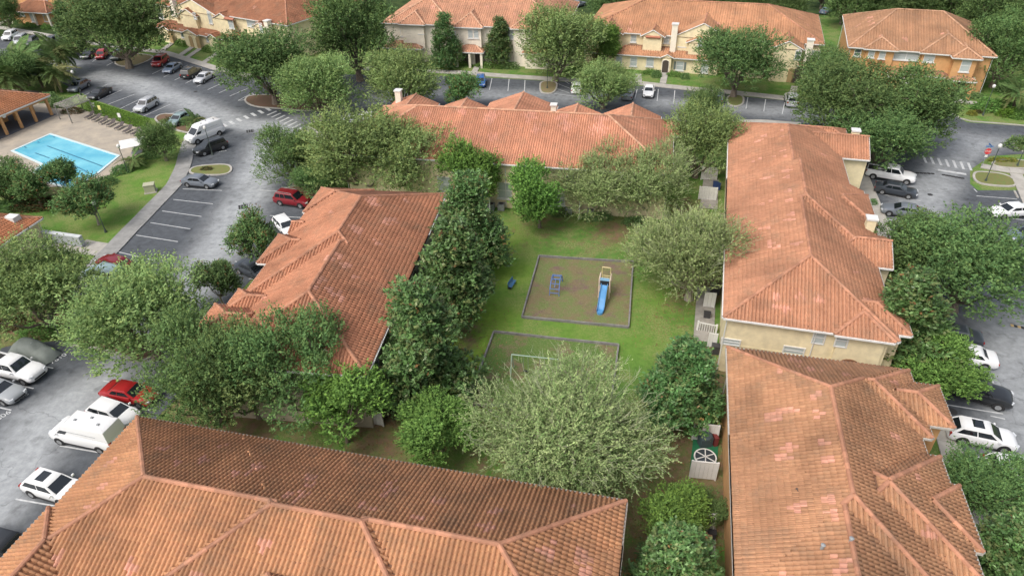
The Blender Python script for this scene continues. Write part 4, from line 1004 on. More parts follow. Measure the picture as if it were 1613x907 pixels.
def tree_proto(name, R, H, z0, trunk_r, bark, **k):
    """crown of radius R and depth H whose centre is z0 above the ground, on a tapered trunk with limbs"""
    me, C, LR = crown_mesh('crown', R, H, **k)
    for a in ():
        pass
    root = thing(name, '', 'tree')
    cr = link('crown', me, root, (0, 0, z0))
    mb = MB(); g = random.Random(k['seed'])
    fork = max(1.2, z0 - H * .45)
    mb.tube([(0, 0, -.1), (.05, .02, .5), (.1, .05, fork * .6), (0.05, 0, fork)], [trunk_r * 1.5, trunk_r * 1.1, trunk_r, trunk_r * .85], 8)
    order = sorted(range(len(C)), key=lambda i: -LR[i])[:14]
    for i in order:
        c = C[i]; e = Vector((c[0], c[1], c[2] + z0)); s = Vector((.05, 0, fork * g.uniform(.8, 1.0)))
        m1 = s.lerp(e, .4) + Vector((g.uniform(-.3, .3), g.uniform(-.3, .3), -.12 * (e - s).length))
        m1.z = max(m1.z, s.z * .9)
        r0 = trunk_r * g.uniform(.38, .55)
        mb.tube([s, m1, s.lerp(e, .75), e], [r0, r0 * .75, r0 * .45, r0 * .18], 5, False)
        for _ in range(3):
            q = e + Vector([g.gauss(0, 1) for _ in range(3)]).normalized() * LR[i] * .85; q.z = max(q.z, z0 - H * .5)
            mb.tube([s.lerp(e, .65), e.lerp(q, .5), q], [r0 * .3, r0 * .18, r0 * .05], 4, False)
    mb.obj('trunk', bark, root, smooth=True)
    snapshot(root); return root

OAKC = [(0.232, 0.357, 0.130), (0.196, 0.307, 0.109), (0.280, 0.405, 0.161), (0.157, 0.259, 0.097)]
DOAK = [(0.120, 0.223, 0.080), (0.142, 0.246, 0.090), (0.176, 0.283, 0.101), (0.096, 0.177, 0.066)]
MAGC = [(0.093, 0.189, 0.058), (0.115, 0.225, 0.068), (0.077, 0.159, 0.050), (0.157, 0.270, 0.098), (0.157, 0.206, 0.074)]
BRI = [(0.137, 0.265, 0.065), (0.110, 0.218, 0.051), (0.177, 0.322, 0.081), (0.088, 0.177, 0.045)]
PROTO = {}
PROTO['oak1'] = tree_proto('oak_tree', 6.0, 9.2, 5.0, .34, BARK, lobes=44, sprays=4600, per=7, ln=.95, leaf=(.26, .12), cols=OAKC, mt=LEAF, seed=11, tipcol=(0.264, 0.319, 0.100), updir=.5)
PROTO['oak2'] = tree_proto('oak_tree', 6.0, 8.8, 5.0, .32, BARK, lobes=38, sprays=4600, per=7, ln=.9, leaf=(.25, .12), cols=OAKC, mt=LEAF, seed=12, tipcol=(0.248, 0.312, 0.091), updir=.35)
PROTO['oak3'] = tree_proto('oak_tree', 6.0, 9.2, 5.0, .34, BARK, lobes=46, sprays=4600, per=7, ln=.7, leaf=(.24, .13), cols=DOAK, mt=LEAF, seed=13, tipcol=(0.138, 0.194, 0.058), updir=.3)
PROTO['oak4'] = tree_proto('oak_tree', 6.0, 8.8, 5.0, .34, BARK, lobes=40, sprays=4600, per=7, ln=.7, leaf=(.24, .13), cols=DOAK, mt=LEAF, seed=14, tipcol=(0.132, 0.188, 0.050), updir=.4)
PROTO['mag1'] = tree_proto('magnolia_tree', 3.9, 8.8, 5.0, .2, BARK, shape='cone', lobes=34, sprays=4600, per=6, ln=.42, leaf=(.27, .135), cols=MAGC, mt=LEAFG, seed=21, updir=.3, brown=.03, wild=.5)
PROTO['mag2'] = tree_proto('magnolia_tree', 3.9, 7.6, 4.5, .2, BARK, shape='cone', lobes=30, sprays=4600, per=6, ln=.42, leaf=(.28, .14), cols=MAGC, mt=LEAFG, seed=22, updir=.3, brown=.035, wild=.5)
PROTO['bri1'] = tree_proto('broadleaf_tree', 3.2, 5.2, 3.3, .13, BARK, lobes=24, sprays=2800, per=7, ln=.55, leaf=(.22, .10), cols=BRI, mt=LEAF, seed=31, tipcol=(0.220, 0.368, 0.068), updir=.35)
PROTO['bri2'] = tree_proto('broadleaf_tree', 3.2, 5.6, 3.4, .13, BARK, lobes=20, sprays=2800, per=7, ln=.55, leaf=(.21, .10), cols=BRI, mt=LEAF, seed=32, tipcol=(0.220, 0.354, 0.080), updir=.35)
PROTO['cra1'] = tree_proto('crape_myrtle', 2.8, 4.2, 3.3, .10, BARKP, lobes=20, sprays=2200, per=6, ln=.5, leaf=(.20, .10), cols=MAGC + DOAK, mt=LEAF, seed=41, updir=.5, brown=.12)
PROTO['cra2'] = tree_proto('crape_myrtle', 2.8, 4.6, 3.4, .10, BARKP, lobes=17, sprays=2200, per=6, ln=.5, leaf=(.20, .10), cols=DOAK, mt=LEAF, seed=42, updir=.5, brown=.09)
# the big open crowned tree in the courtyard: own crown, pale shoots
PROTO['hero'] = tree_proto('open_crowned_tree', 6.6, 7.4, 4.8, .3, BARKP, lobes=30, sprays=8200, per=10, ln=1.1, radial=.30, align=.45, leaf=(.19, .075), cols=[(0.325, 0.468, 0.188), (0.271, 0.414, 0.157), (0.397, 0.522, 0.227), (0.199, 0.342, 0.118), (0.144, 0.270, 0.086)], mt=LEAF, seed=51, tipcol=(0.361, 0.468, 0.212), updir=.4, wild=.6, sticks=True, bottom=-.25)
PROTO['wisp'] = tree_proto('oak_tree', 6.0, 8.0, 5.0, .32, BARKP, lobes=40, sprays=5200, per=9, ln=1.15, radial=.6, align=.6, leaf=(.23, .09), cols=[(0.263, 0.340, 0.132), (0.304, 0.380, 0.156), (0.189, 0.270, 0.096)], mt=LEAF, seed=52, tipcol=(0.353, 0.398, 0.163), updir=.45, wild=.45, sticks=True)
def shoots(pr, R, H, z0, n, seed):
    g = random.Random(seed); mb = MB()
    for i in range(n):
        th = g.uniform(0, 6.283); rr = R * math.sqrt(g.uniform(.02, .95)); zz = z0 + H * .5 * math.sqrt(max(0, 1 - (rr / R) ** 2)) * .72
        p = Vector((rr * math.cos(th), rr * math.sin(th), zz)); o_ = Vector((math.cos(th) * rr / R, math.sin(th) * rr / R, g.uniform(.5, 1.1))).normalized()
        L_ = g.uniform(.7, 1.6); q = p - o_ * .9; pts = [q, p, p + o_ * L_ * .5 + Vector((g.gauss(0, .12), g.gauss(0, .12), 0)), p + o_ * L_ + Vector((g.gauss(0, .25), g.gauss(0, .25), .1))]
        mb.tube(pts, [.035, .024, .015, .006], 4, False)
        for _ in range(3):
            t_ = g.uniform(.3, .9); s_ = p + o_ * L_ * t_; e_ = s_ + (o_ + Vector((g.gauss(0, .7), g.gauss(0, .7), g.gauss(0, .3)))).normalized() * g.uniform(.3, .8); mb.tube([s_, e_], [.016, .006], 3, False)
    mb.obj('branches', mat('pale_shoots', (.36, .40, .24), .8, noise=.3, scale=2), pr); snapshot(pr)
shoots(PROTO['hero'], 6.2, 7.4, 4.7, 120, 5); shoots(PROTO['wisp'], 5.8, 8.0, 4.8, 40, 6)
BASE = {'oak1': 6, 'oak2': 6, 'oak3': 6, 'oak4': 6, 'mag1': 3.2, 'mag2': 3.2, 'bri1': 2.75, 'bri2': 2.75, 'cra1': 2.8, 'cra2': 2.8, 'hero': 6.9, 'wisp': 6}
USED = set()
def tree(kind, px, py, rpx, label, zc=None, sz=1.0, group=None, rot=None):
    """a tree whose crown centre shows at (px, py) with a radius of rpx photograph pixels"""
    pr = PROTO[kind]; z = zc if zc else 5.0
    for _ in range(3):
        P = G(px, py, z); dist = np.linalg.norm(P - np.array([0, 0, CAM_H])); R = rpx * dist / CAM_F; s = R / BASE[kind] / .93
        zc0 = pr.children[0].location.z if pr.children[0].name.startswith('crown') else [c for c in pr.children if c.name.startswith('crown')][0].location.z
        z = zc0 * s * sz
    P = G(px, py, z); rz = rot if rot is not None else random.uniform(0, 6.28)
    if kind not in USED:
        USED.add(kind); o = pr; o.location = (P[0], P[1], 0); o.rotation_euler = (0, 0, rz); o.scale = (s, s, s * sz)
    else: o = dup(pr, (P[0], P[1], 0), rz, (s, s, s * sz))
    o['label'] = label; o['category'] = 'tree'
    if group: o['group'] = group
    elif 'group' in o: del o['group']
    return o
T1 = 'oaks round the parking lots'; T2 = 'magnolias in the courtyard'; T3 = 'bright green courtyard trees'; T4 = 'crape myrtles by the pool and lots'; T5 = 'oaks in front of the back townhouses'; T6 = 'trees in the courtyard'
for a in [
    ('hero', 896, 676, 152, 'huge open crowned pale green tree with bare shoots leaning over the near roof edge', 5.2, .92, T6, .4),
    ('wisp', 1095, 405, 98, 'grey green wispy oak over the patios beside the right hand roof', 5.2, .9, T6, 1.0),
    ('wisp', 948, 284, 76, 'broad oak with visible trunk at the far end of the lawn', 5.2, .85, T6, 2.6),
    ('wisp', 1030, 282, 72, 'oak squeezed between the broad lawn oak and the right hand townhouses', 5, .95, T6, 2.2),
    ('mag1', 742, 350, 56, 'farthest of the three dark magnolias along the left block', 4.5, 1.0, T2, .3),
    ('mag2', 710, 428, 68, 'middle of the three dark magnolias with brown leaves at its left edge', 4.5, 1.0, T2, 1.3),
    ('mag1', 660, 534, 76, 'nearest of the three dark magnolias, beside the grey wall corner', 4.5, .95, T2, 2.3),
    ('mag2', 1082, 600, 64, 'round magnolia with orange brown top beside the white patio screens', 4.2, .85, T2, 3.0),
    ('mag1', 1064, 893, 66, 'magnolia flecked with orange cut by the bottom edge', 4.2, .8, T2, 4.0),
    ('bri2', 692, 672, 56, 'small light green tree between the courtyard lawn and the big open crown', 3.6, .85, T3, .2),
    ('bri1', 850, 304, 44, 'bright green tree hugging the far cream wall on the left of the broad oak', 3.6, 1.1, T3, 1.0),
    ('bri1', 745, 268, 44, 'bright green tree in front of the salmon roof behind the magnolias', 3.6, 1.15, T3, 2.0),
    ('bri1', 1056, 800, 50, 'vivid green clump of tree below the green patio', 3.4, .75, T3, 3.0),
    ('oak4', 1115, 798, 33, 'small dark tree between the vivid green clump and the gutter', 3.4, .9, T3, 3.3),
    ('bri1', 535, 638, 62, 'bright green tree at the lower corner of the left block', 3.8, 1.0, T3, 5.0),
    ('oak4', 318, 588, 92, 'left of the two tall oaks behind the bottom left roof', 6, 1.2, T1, .3),
    ('oak4', 462, 580, 94, 'right of the two tall oaks behind the bottom left roof', 6, 1.25, T1, 1.6),
    ('oak2', 388, 590, 78, 'smaller oak wedged between the two tall oaks behind the bottom left roof', 6, 1.25, T1, 2.9),
    ('oak1', 218, 494, 100, 'wide pale green oak over the lower parking lot', 5.6, .9, T1, .8),
    ('oak2', 48, 452, 84, 'grey green oak at the left edge over the clubhouse roof', 5.6, .95, T1, 3.0),
    ('cra1', 404, 372, 41, 'brown tinged crape myrtle in the lot left of the jagged roof', 3.3, 1.15, T4, 1.0),
    ('cra2', 338, 440, 38, 'crape myrtle between the wide pale oak and the lot stripes', 3.2, 1.0, T4, 2.0),
    ('oak4', 455, 245, 56, 'compact dark oak at the bend of the pale asphalt lane', 4.2, .95, T1, .5),
    ('oak2', 560, 236, 88, 'grey green oak left of the salmon roof at the back, left of its pair', 5.2, .95, T1, 4.4),
    ('oak1', 640, 243, 80, 'grey green oak overlapping the left end of the bright salmon roof', 5.4, .95, T1, 5.5),
    ('oak4', 500, 285, 38, 'low oak behind the ridge corner of the left block', 3.8, .85, T1, 1.5),
    ('oak1', 498, 132, 63, 'feathery oak on the grass island by the zebra crossing', 5.0, .95, T5, .2),
    ('oak3', 420, 98, 76, 'dark oak hiding the middle of the yellow townhouse row', 5.2, .9, T5, 1.4),
    ('oak4', 556, 50, 72, 'tall dark oak between the yellow and the ivory townhouse rows', 5.6, 1.1, T5, 2.4),
    ('oak1', 630, 122, 60, 'feathery oak in front of the left part of the ivory row', 5.0, 1.0, T5, 3.4),
    ('cra1', 722, 140, 34, 'dark crape myrtle on the kerb left of the blue car', 3.0, .9, T5, 4.0),
    ('mag1', 702, 62, 22, 'upright magnolia left of the white column porch', 4.2, 1.15, T5, .6),
    ('mag2', 785, 64, 22, 'upright magnolia right of the white column porch', 4.2, 1.15, T5, 1.6),
    ('mag1', 600, 22, 16, 'dark tree top poking over the ivory row roof at its left end', 6.5, 1.0, T5, 2.6),
    ('oak1', 876, 62, 70, 'largest feathery oak at the top centre between the ivory and cream rows', 5.4, 1.0, T5, 5.0),
    ('bri1', 946, 66, 26, 'small bright tree at the left gable of the cream row', 3.8, 1.2, T5, 3.0),
    ('oak1', 952, 130, 50, 'grey green oak over the parked cars left of the white sedan', 4.6, .9, T5, 4.0),
    ('oak3', 1165, 92, 66, 'dark oak in front of the right half of the cream row', 5.2, .95, T5, .9),
    ('oak4', 1110, 170, 36, 'lower oak between the road and the block end on the right', 4.2, 1.1, T5, 2.0),
    ('oak2', 1104, 218, 62, 'dark green oak wedged between the salmon roofs', 5.0, 1.15, T6, 3.9),
    ('oak3', 1325, 155, 76, 'left of the large oak pair in front of the orange house', 5.6, .95, T1, 4.9),
    ('oak4', 1442, 172, 70, 'right of the large oak pair in front of the orange house', 5.6, .95, T1, 5.7),
    ('oak3', 1392, 215, 62, 'oak directly above the white pickup truck', 4.6, .9, T1, 2.5),
    ('oak3', 1305, 108, 44, 'smaller oak between the cream row end and the orange house', 4.4, .9, T1, 2.9),
    ('mag2', 1457, 108, 13, 'small dark conical tree against the orange facade', 3.0, 1.2, None, 0),
    ('oak4', 1585, 78, 48, 'dark oak at the right side of the orange house', 5.2, 1.1, T1, 0.7),
    ('oak3', 1532, 415, 96, 'grey green oak spreading over the right parking lot', 5.4, .9, T1, 1.1),
    ('oak4', 1445, 402, 68, 'dark oak by the walk of the right block, above the other two', 5.0, 1.0, T1, 2.2),
    ('mag2', 1430, 500, 66, 'dark rounded magnolia hiding the corner of the cream end wall', 4.4, .85, T1, 5.1),
    ('bri2', 1480, 582, 46, 'light green tree left of the white sedan in the right lot', 4.0, .85, T1, 3.2),
    ('oak4', 1550, 762, 64, 'dark green tree under the white car at the lower right', 4.6, .95, T1, 4.2),
    ('mag1', 1590, 885, 58, 'dark magnolia in the bottom right corner', 4.2, .8, T1, 5.2),
    ('oak3', 180, 36, 68, 'big dark oak on the island at the upper left', 5.4, .95, T1, .1),
    ('mag1', 108, 40, 18, 'dark tree at the corner of the far orange house', 4.4, 1.1, T1, 1.1),
    ('oak4', 252, 222, 30, 'small dark oak at the corner of the pool terrace beside the white parasol', 3.6, 1.1, T4, 2.1),
    ('cra2', 92, 276, 27, 'crape myrtle standing before the shallow end of the pool', 3.0, 1.0, T4, 3.1),
    ('cra1', 138, 312, 38, 'spreading brown tinged crape myrtle below the pool', 2.8, .85, T4, .9),
    ('cra1', 48, 288, 32, 'crape myrtle left of the shallow end of the pool', 2.8, .9, T4, 1.9),
    ('oak4', 10, 288, 40, 'dark tree at the left edge below the pool', 3.2, .9, T4, 2.9),
    ('oak4', 22, 112, 36, 'dark tree behind the pool cabana at the left edge', 5, .9, T4, 3.9)]:
    tree(*a[:5], zc=a[5], sz=a[6], group=a[7], rot=a[8])
# woods beyond the back row
WD = sorted([(960, -2, 34, 'oak3'), (1060, -8, 36, 'oak4'), (1120, -6, 34, 'oak3'), (1180, 2, 30, 'oak4'), (1240, -2, 34, 'oak3'), (1350, -4, 40, 'oak4'), (1400, 0, 38, 'oak3'), (1455, 2, 38, 'oak4'), (1510, 4, 40, 'oak3'), (1560, 22, 44, 'oak4'), (1605, 12, 44, 'oak3'), (1610, 55, 36, 'oak4'), (1545, 48, 26, 'oak3'),
                                       (1330, 12, 22, 'oak3'), (540, -12, 26, 'oak4'), (525, 2, 20, 'oak3'), (1010, -20, 38, 'oak3'), (230, -8, 30, 'oak3'), (245, 12, 18, 'mag1'), (5, 18, 24, 'oak4'), (1300, -18, 26, 'oak4')])
ORD = 'first second third fourth fifth sixth seventh eighth ninth tenth eleventh twelfth thirteenth fourteenth fifteenth sixteenth seventeenth eighteenth nineteenth twentieth twenty-first'.split()
for i, (px, py, r, kd) in enumerate(WD):
    tree(kd, px, py, r, '%s tree from the left in the dark wooded strip behind the back roofs' % ORD[i], zc=6, sz=1.1, group='trees of the wooded strip beyond the back roofs')

# ------------------------------------------------------------------ palms
def frond_mesh(name, L, droop, col, seed, n=38):
    g = np.random.default_rng(seed); P = []; D = []; N = []; A = []; B = []
    for i in range(n):
        t = (i + 1) / n; x = L * t; z = L * (.35 * t - droop * t * t)
        for sg in (-1, 1):
            w = L * .30 * math.sin(math.pi * min(1, t * .85 + .12)); d = np.array([.55, sg * 1.0, -.25 + .1 * g.normal()]); d /= np.linalg.norm(d)
            P.append(np.array([x, 0, z]) + d * w / 2); D.append(d); N.append(np.array([0, 0, 1.0]) + g.normal(size=3) * .2); A.append(w); B.append(.12 + .03 * g.random())
    v, f = leaf_quads(np.array(P), np.array(D), np.array(N), np.array(A), np.array(B))
    c = np.repeat(np.array(col) * g.uniform(.75, 1.25, (len(P), 1)), 4, 0)
    k = len(v); st = []
    for i in range(9):
        t = i / 8; st += [(L * t, -.035 * (1 - t) - .006, L * (.35 * t - droop * t * t)), (L * t, .035 * (1 - t) + .006, L * (.35 * t - droop * t * t) + .01)]
    v = np.concatenate([v, np.array(st)]); f2 = np.array([(k + 2 * i, k + 2 * i + 1, k + 2 * i + 3, k + 2 * i + 2) for i in range(8)])
    return mesh(name, v, np.concatenate([f, f2]), LEAF, np.concatenate([c, np.tile((.16, .18, .07), (18, 1))]))
FR = [frond_mesh('frond', 2.6, .55 + .25 * i, ((.13, .21, .07), (.15, .23, .08), (.20, .22, .09))[i], 60 + i) for i in range(3)]
def palm(px, py, z, label, s=1.0, n=26, h=None, group='palms near the pool', low=None):
    P = G(px, py, z); r = thing('palm_tree', label, 'palm', (P[0], P[1], 0), random.uniform(0, 6), group)
    MB().tube([(0, 0, -.1), (.08, 0, z * .5), (0, 0, z)], [.26, .2, .22], 8).obj('trunk', BARK, r)
    for i in range(n):
        t = i / n; el = math.radians(78 - 95 * t); me_ = FR[0 if t < .45 else 1 if t < .8 else 2]
        o = link('frond', me_, r); o.location = (0, 0, z); o.rotation_mode = 'ZYX'; o.rotation_euler = (random.uniform(-.15, .15), -el + .35, i * 2.4 + random.uniform(-.15, .15)); o.scale = (s * random.uniform(.85, 1.1),) * 3
palm(88, 78, 4.6, 'date palm with long arching fronds beside the parked cars', 1.7, 38)
palm(84, 112, 3.8, 'fan shaped palm right of the cabana roof', 1.3, 46)
palm(28, 92, 5.0, 'palm at the far left behind the cabana roof', 1.6, 46)
palm(52, 100, 4.4, 'palm between two others directly behind the cabana', 1.5, 46)
palm(6, 118, 4.5, 'palm cut by the left edge above the cabana', 1.5, 40)
palm(1606, 146, 3.0, 'date palm at the right edge beside the hedge', 1.25, 30, group=None)
palm(308, 188, 1.2, 'low palm on the island behind the white van', .85, 20)
palm(208, 252, 1.0, 'low palm between the pool and the curved lawn', .8, 18)

# ------------------------------------------------------------------ shrubs and hedges
def shrub_mesh(seed, cols, leaf=(.16, .09), n=1100):
    g = np.random.default_rng(seed); d = unit(g.normal(size=(n, 3)) + np.array([0, 0, .3])); d[:, 2] = np.abs(d[:, 2])
    bump = 1 + .16 * np.sin(d[:, 0] * 5 + seed) * np.cos(d[:, 1] * 6 + seed)
    P = d * (g.uniform(.72, 1.04, n) * bump)[:, None]; D = unit(d * .7 + g.normal(size=(n, 3)) * .6); N = unit(d + g.normal(size=(n, 3)) * .6)
    v, f = leaf_quads(P, D, N, leaf[0] * g.uniform(.7, 1.3, n), leaf[1] * g.uniform(.7, 1.3, n))
    c = np.array(cols)[g.integers(0, len(cols), n)] * g.uniform(.75, 1.3, (n, 1))
    return mesh('foliage', v, f, LEAF, np.repeat(c, 4, 0))
SH = {'g': shrub_mesh(1, BRI), 'd': shrub_mesh(2, DOAK), 'v': shrub_mesh(3, [(.13, .24, .035), (.10, .19, .03)]), 'r': shrub_mesh(4, [(.13, .07, .035), (.07, .075, .03), (.055, .08, .03)]), 'y': shrub_mesh(5, [(.24, .22, .04), (.14, .17, .035)])}
def shrub(kd, px, py, sx, sy, sz, label, rz=0, group=None, cat='shrub', name='shrub'):
    P = G(px, py); o = link(name, SH[kd], None, (P[0], P[1], 0), math.radians(rz), label, cat, group); o.scale = (sx, sy, sz); return o
HG = 'hedges and shrubs by the townhouse fronts'
for a in [('g', 287, 72, 2.0, .9, 1.3, 'rounded hedge left of the paired yellow porches', -32), ('g', 331, 82, 2.2, .9, 1.3, 'rounded hedge right of the paired yellow porches', -32), ('g', 378, 93, 1.8, .9, 1.2, 'hedge nearest the oak at the yellow row', -32), ('d', 258, 64, 1.6, 1, 1.2, 'dark hedge at the left door of the yellow row', -32),
          ('g', 706, 102, 4.2, .8, 1.0, 'clipped hedge left of the white column porch', -13), ('g', 772, 107, 3.2, .8, 1.1, 'clipped hedge right of the white column porch', -13), ('d', 802, 108, 2.2, .9, 1.2, 'dark rounded bush near the ivory row corner', -13),
          ('g', 1025, 117, 1.6, .8, .9, 'low hedge under the cream row windows', -18), ('d', 1034, 122, 1.0, .8, 1.3, 'dark bush left of the arched entry of the cream row', -18), ('g', 1062, 120, 1.4, .8, .9, 'low hedge right of the arched entry of the cream row', -18), ('d', 1079, 124, .9, .8, 1.0, 'bush at the porch corner of the cream row', -18), ('g', 1262, 135, 1.0, .8, 1.0, 'bush between the two right porches of the cream row', -18),
          ('d', 1525, 155, 3.0, .8, .9, 'low dark hedge along the orange house wall', -20), ('g', 1563, 174, 3.2, 1.8, 1.8, 'large clipped bush by the light post at the right', -15), ('v', 1585, 183, 1.6, 1.2, 1.3, 'yellow green bush right of the large clipped bush', 0), ('g', 1606, 186, 1.6, 1.1, 1.2, 'green bush at the right edge by the kerb', 0), ('y', 1530, 181, .8, .7, .7, 'yellow flowering bush by the upper right kerb', 0), ('r', 1540, 178, .6, .5, .5, 'reddish low plant by the upper right kerb', 0),
          ('y', 1580, 254, 2.0, .7, .5, 'yellow green ornamental bed beside the stop sign', -5), ('d', 1605, 232, 2.2, 1.6, 1.6, 'dark rounded bush on the island at the right edge', 0),
          ('g', 48, 43, 1.8, .9, 1.1, 'hedge under the orange house windows', -17), ('g', 74, 46, 1.4, .9, 1.2, 'hedge at the corner of the far orange house', -17), ('d', 30, 38, 1.2, .8, 1, 'dark hedge by the far orange porch column', -17),
          ('r', 326, 268, 1.0, .5, .5, 'brown shrub on the small oval island', 0), ('d', 294, 196, 1.8, 1.1, 1.1, 'dark bush on the island beside the low palm', 0), ('r', 272, 192, 1.6, 1.0, .8, 'brown bush at the head of the hidden green car', 0),
          ('d', 20, 330, 3.6, 1.2, 1.3, 'dark hedge below the left edge trees', 12), ('r', 60, 328, 3.0, 1.3, 1.5, 'purple brown hedge behind the clubhouse lawn', 10), ('d', 110, 318, 3.2, 1.2, 1.3, 'dark hedge between the pool and the lawn', 14),
          ('d', 168, 290, 1.6, 1.0, 1.1, 'bush at the lower right corner of the pool', 20), ('d', 192, 272, 1.4, 1.0, 1.1, 'bush beside the signpost near the pool corner', 30), ('d', 222, 238, 1.2, .9, 1.0, 'small bush under the white parasol', 0), ('d', 240, 248, 1.2, 1, 1.4, 'dark bush at the foot of the terrace oak', 0),
          ('r', 115, 178, 2.0, 1.0, 1.0, 'brown planting under the slatted pergola', 0), ('d', 98, 168, 2.2, 1.2, 1.6, 'dark shrub mass behind the pergola', 0), ('d', 78, 160, 2.0, 1.2, 1.6, 'dark shrub beside the cabana corner', 0),
          ('d', 618, 612, 1.7, 1.7, 1.7, 'rounded dark green bush below the nearest magnolia', 0), ('r', 640, 640, 1.2, .9, .4, 'brown low plants beside the paved patio', 0), ('d', 1000, 352, 1.6, .8, .9, 'dark shrubs against the far cream wall', 0), ('d', 882, 338, 1.4, .8, .9, 'shrubs beside the air conditioner units', 0), ('d', 940, 345, 2.0, .8, .9, 'shrubs behind the broad oak trunk', 0),
          ('g', 66, 525, 2.2, 1.2, 1.0, 'ragged green bush beside the covered car', 0), ('r', 22, 512, 1.6, 1.2, 1.2, 'red brown shrub at the left edge above the covered car', 0), ('r', 120, 482, 1.6, 1.0, .9, 'rusty shrub under the grey green oak', 0), ('r', 158, 478, 1.8, 1.0, .9, 'rusty shrub seen through the wide pale oak', 0),
          ('d', 1590, 145, 2.5, 1.6, 1.6, 'dark shrub mass behind the right edge date palm', 0), ('y', 942, 108, 1.5, 1.5, 2.6, 'yellow green bush glowing between the oaks of the back row', 0), ('d', 1372, 322, .8, .6, .7, 'small shrub beside the right hand walk', 0)]:
    shrub(*a[:7], rz=a[7], group=HG)
# clipped hedge along the pool fence
A_, B_ = np.array(W2(134, 172)), np.array(W2(238, 205)); d_ = B_ - A_; L_ = np.linalg.norm(d_); e_ = d_ / L_; n_ = np.array([-e_[1], e_[0]])
g = np.random.default_rng(5); N_ = 9000; fc = g.integers(0, 3, N_); u = g.uniform(0, L_, N_); w = g.uniform(-.45, .45, N_); zz = g.uniform(0, 1.7, N_)
w = np.where(fc == 0, -.45, np.where(fc == 1, .45, w)) + g.normal(0, .05, N_); zz = np.where(fc == 2, 1.7, zz) + g.normal(0, .05, N_)
P_ = np.stack([A_[0] + e_[0] * u + n_[0] * w, A_[1] + e_[1] * u + n_[1] * w, zz], 1)
v, f = leaf_quads(P_, unit(g.normal(size=(N_, 3))), unit(g.normal(size=(N_, 3)) + np.array([0, -.5, .8])), g.uniform(.12, .22, N_), g.uniform(.06, .12, N_))
c = np.array([(.14, .25, .04), (.11, .20, .035), (.16, .28, .05)])[g.integers(0, 3, N_)] * g.uniform(.8, 1.2, (N_, 1))
link('hedge', mesh('hedge', v, f, LEAF, np.repeat(c, 4, 0)), label='long bright green clipped hedge between the pool terrace and the parking lot', cat='hedge')
# ------------------------------------------------------------------ vehicles
def paint(name, col, metal=0.0, rough=0.28): return mat('paint_' + name, col, rough, metal, coat=0.6, spec=0.5)
PAINTS = {k: paint(k, c) for k, c in {'white': (.78, .79, .80), 'silver': (.48, .50, .53), 'grey': (.16, .18, .21), 'bluegrey': (.13, .17, .24), 'black': (.018, .02, .023), 'darkgreen': (.03, .05, .05), 'dark': (.04, .048, .06), 'red': (.34, .016, .02), 'darkred': (.20, .012, .02), 'blue': (.03, .12, .35), 'teal': (.30, .42, .43), 'palegreen': (.22, .30, .31), 'ltgrey': (.34, .36, .38)}.items()}
AGLASS = mat('car_glass', (.012, .016, .02), .06, spec=1.0)
TYRE = mat('tyre', (.02, .02, .021), .85); RIM = mat('alloy_rim', (.42, .43, .44), .35, .6); TRIM = mat('black_trim', (.02, .02, .022), .6)
HEAD = mat('headlight_lens', (.62, .65, .68), .12, spec=.9); TAIL = mat('tail_light_lens', (.32, .015, .012), .2)
PLATE = mat('number_plate', (.6, .62, .6), .5)
SPEC = {  # length, width, roof height, body stations (x from the middle, half width factor, top height), glasshouse (rear base, rear top, front top, front base), belt
 'sedan': dict(L=4.8, W=1.84, H=1.45, belt=.94, g=(-1.75, -1.05, .30, 1.15), hood=.90, trunk=1.02, rear=.98, pillars=[-.42]),
 'suv': dict(L=4.75, W=1.92, H=1.74, belt=1.05, g=(-2.22, -1.95, .35, 1.15), hood=1.04, trunk=1.05, rear=1.05, pillars=[-.55, -1.3]),
 'crossover': dict(L=4.6, W=1.86, H=1.62, belt=1.02, g=(-2.12, -1.55, .30, 1.18), hood=1.0, trunk=1.04, rear=1.03, pillars=[-.5]),
 'hatch': dict(L=4.35, W=1.80, H=1.50, belt=.96, g=(-2.0, -1.55, .35, 1.2), hood=.92, trunk=.98, rear=.97, pillars=[-.5]),
 'minivan': dict(L=5.1, W=1.98, H=1.76, belt=1.02, g=(-2.42, -2.2, .55, 1.55), hood=1.0, trunk=1.03, rear=1.03, pillars=[-.4, -1.4]),
 'van': dict(L=5.9, W=2.04, H=2.45, belt=1.30, g=(-2.88, -2.80, 1.05, 2.15), hood=1.20, trunk=1.3, rear=1.3, pillars=[]),
 'pickup': dict(L=5.75, W=2.0, H=1.90, belt=1.16, g=(-.75, -.62, .75, 1.40), hood=1.14, trunk=1.14, rear=1.12, pillars=[.02]),
}
def bilin(q, u, v):
    a, b, c, d = [Vector(p) for p in q]
    return a.lerp(b, u).lerp(d.lerp(c, u), v)
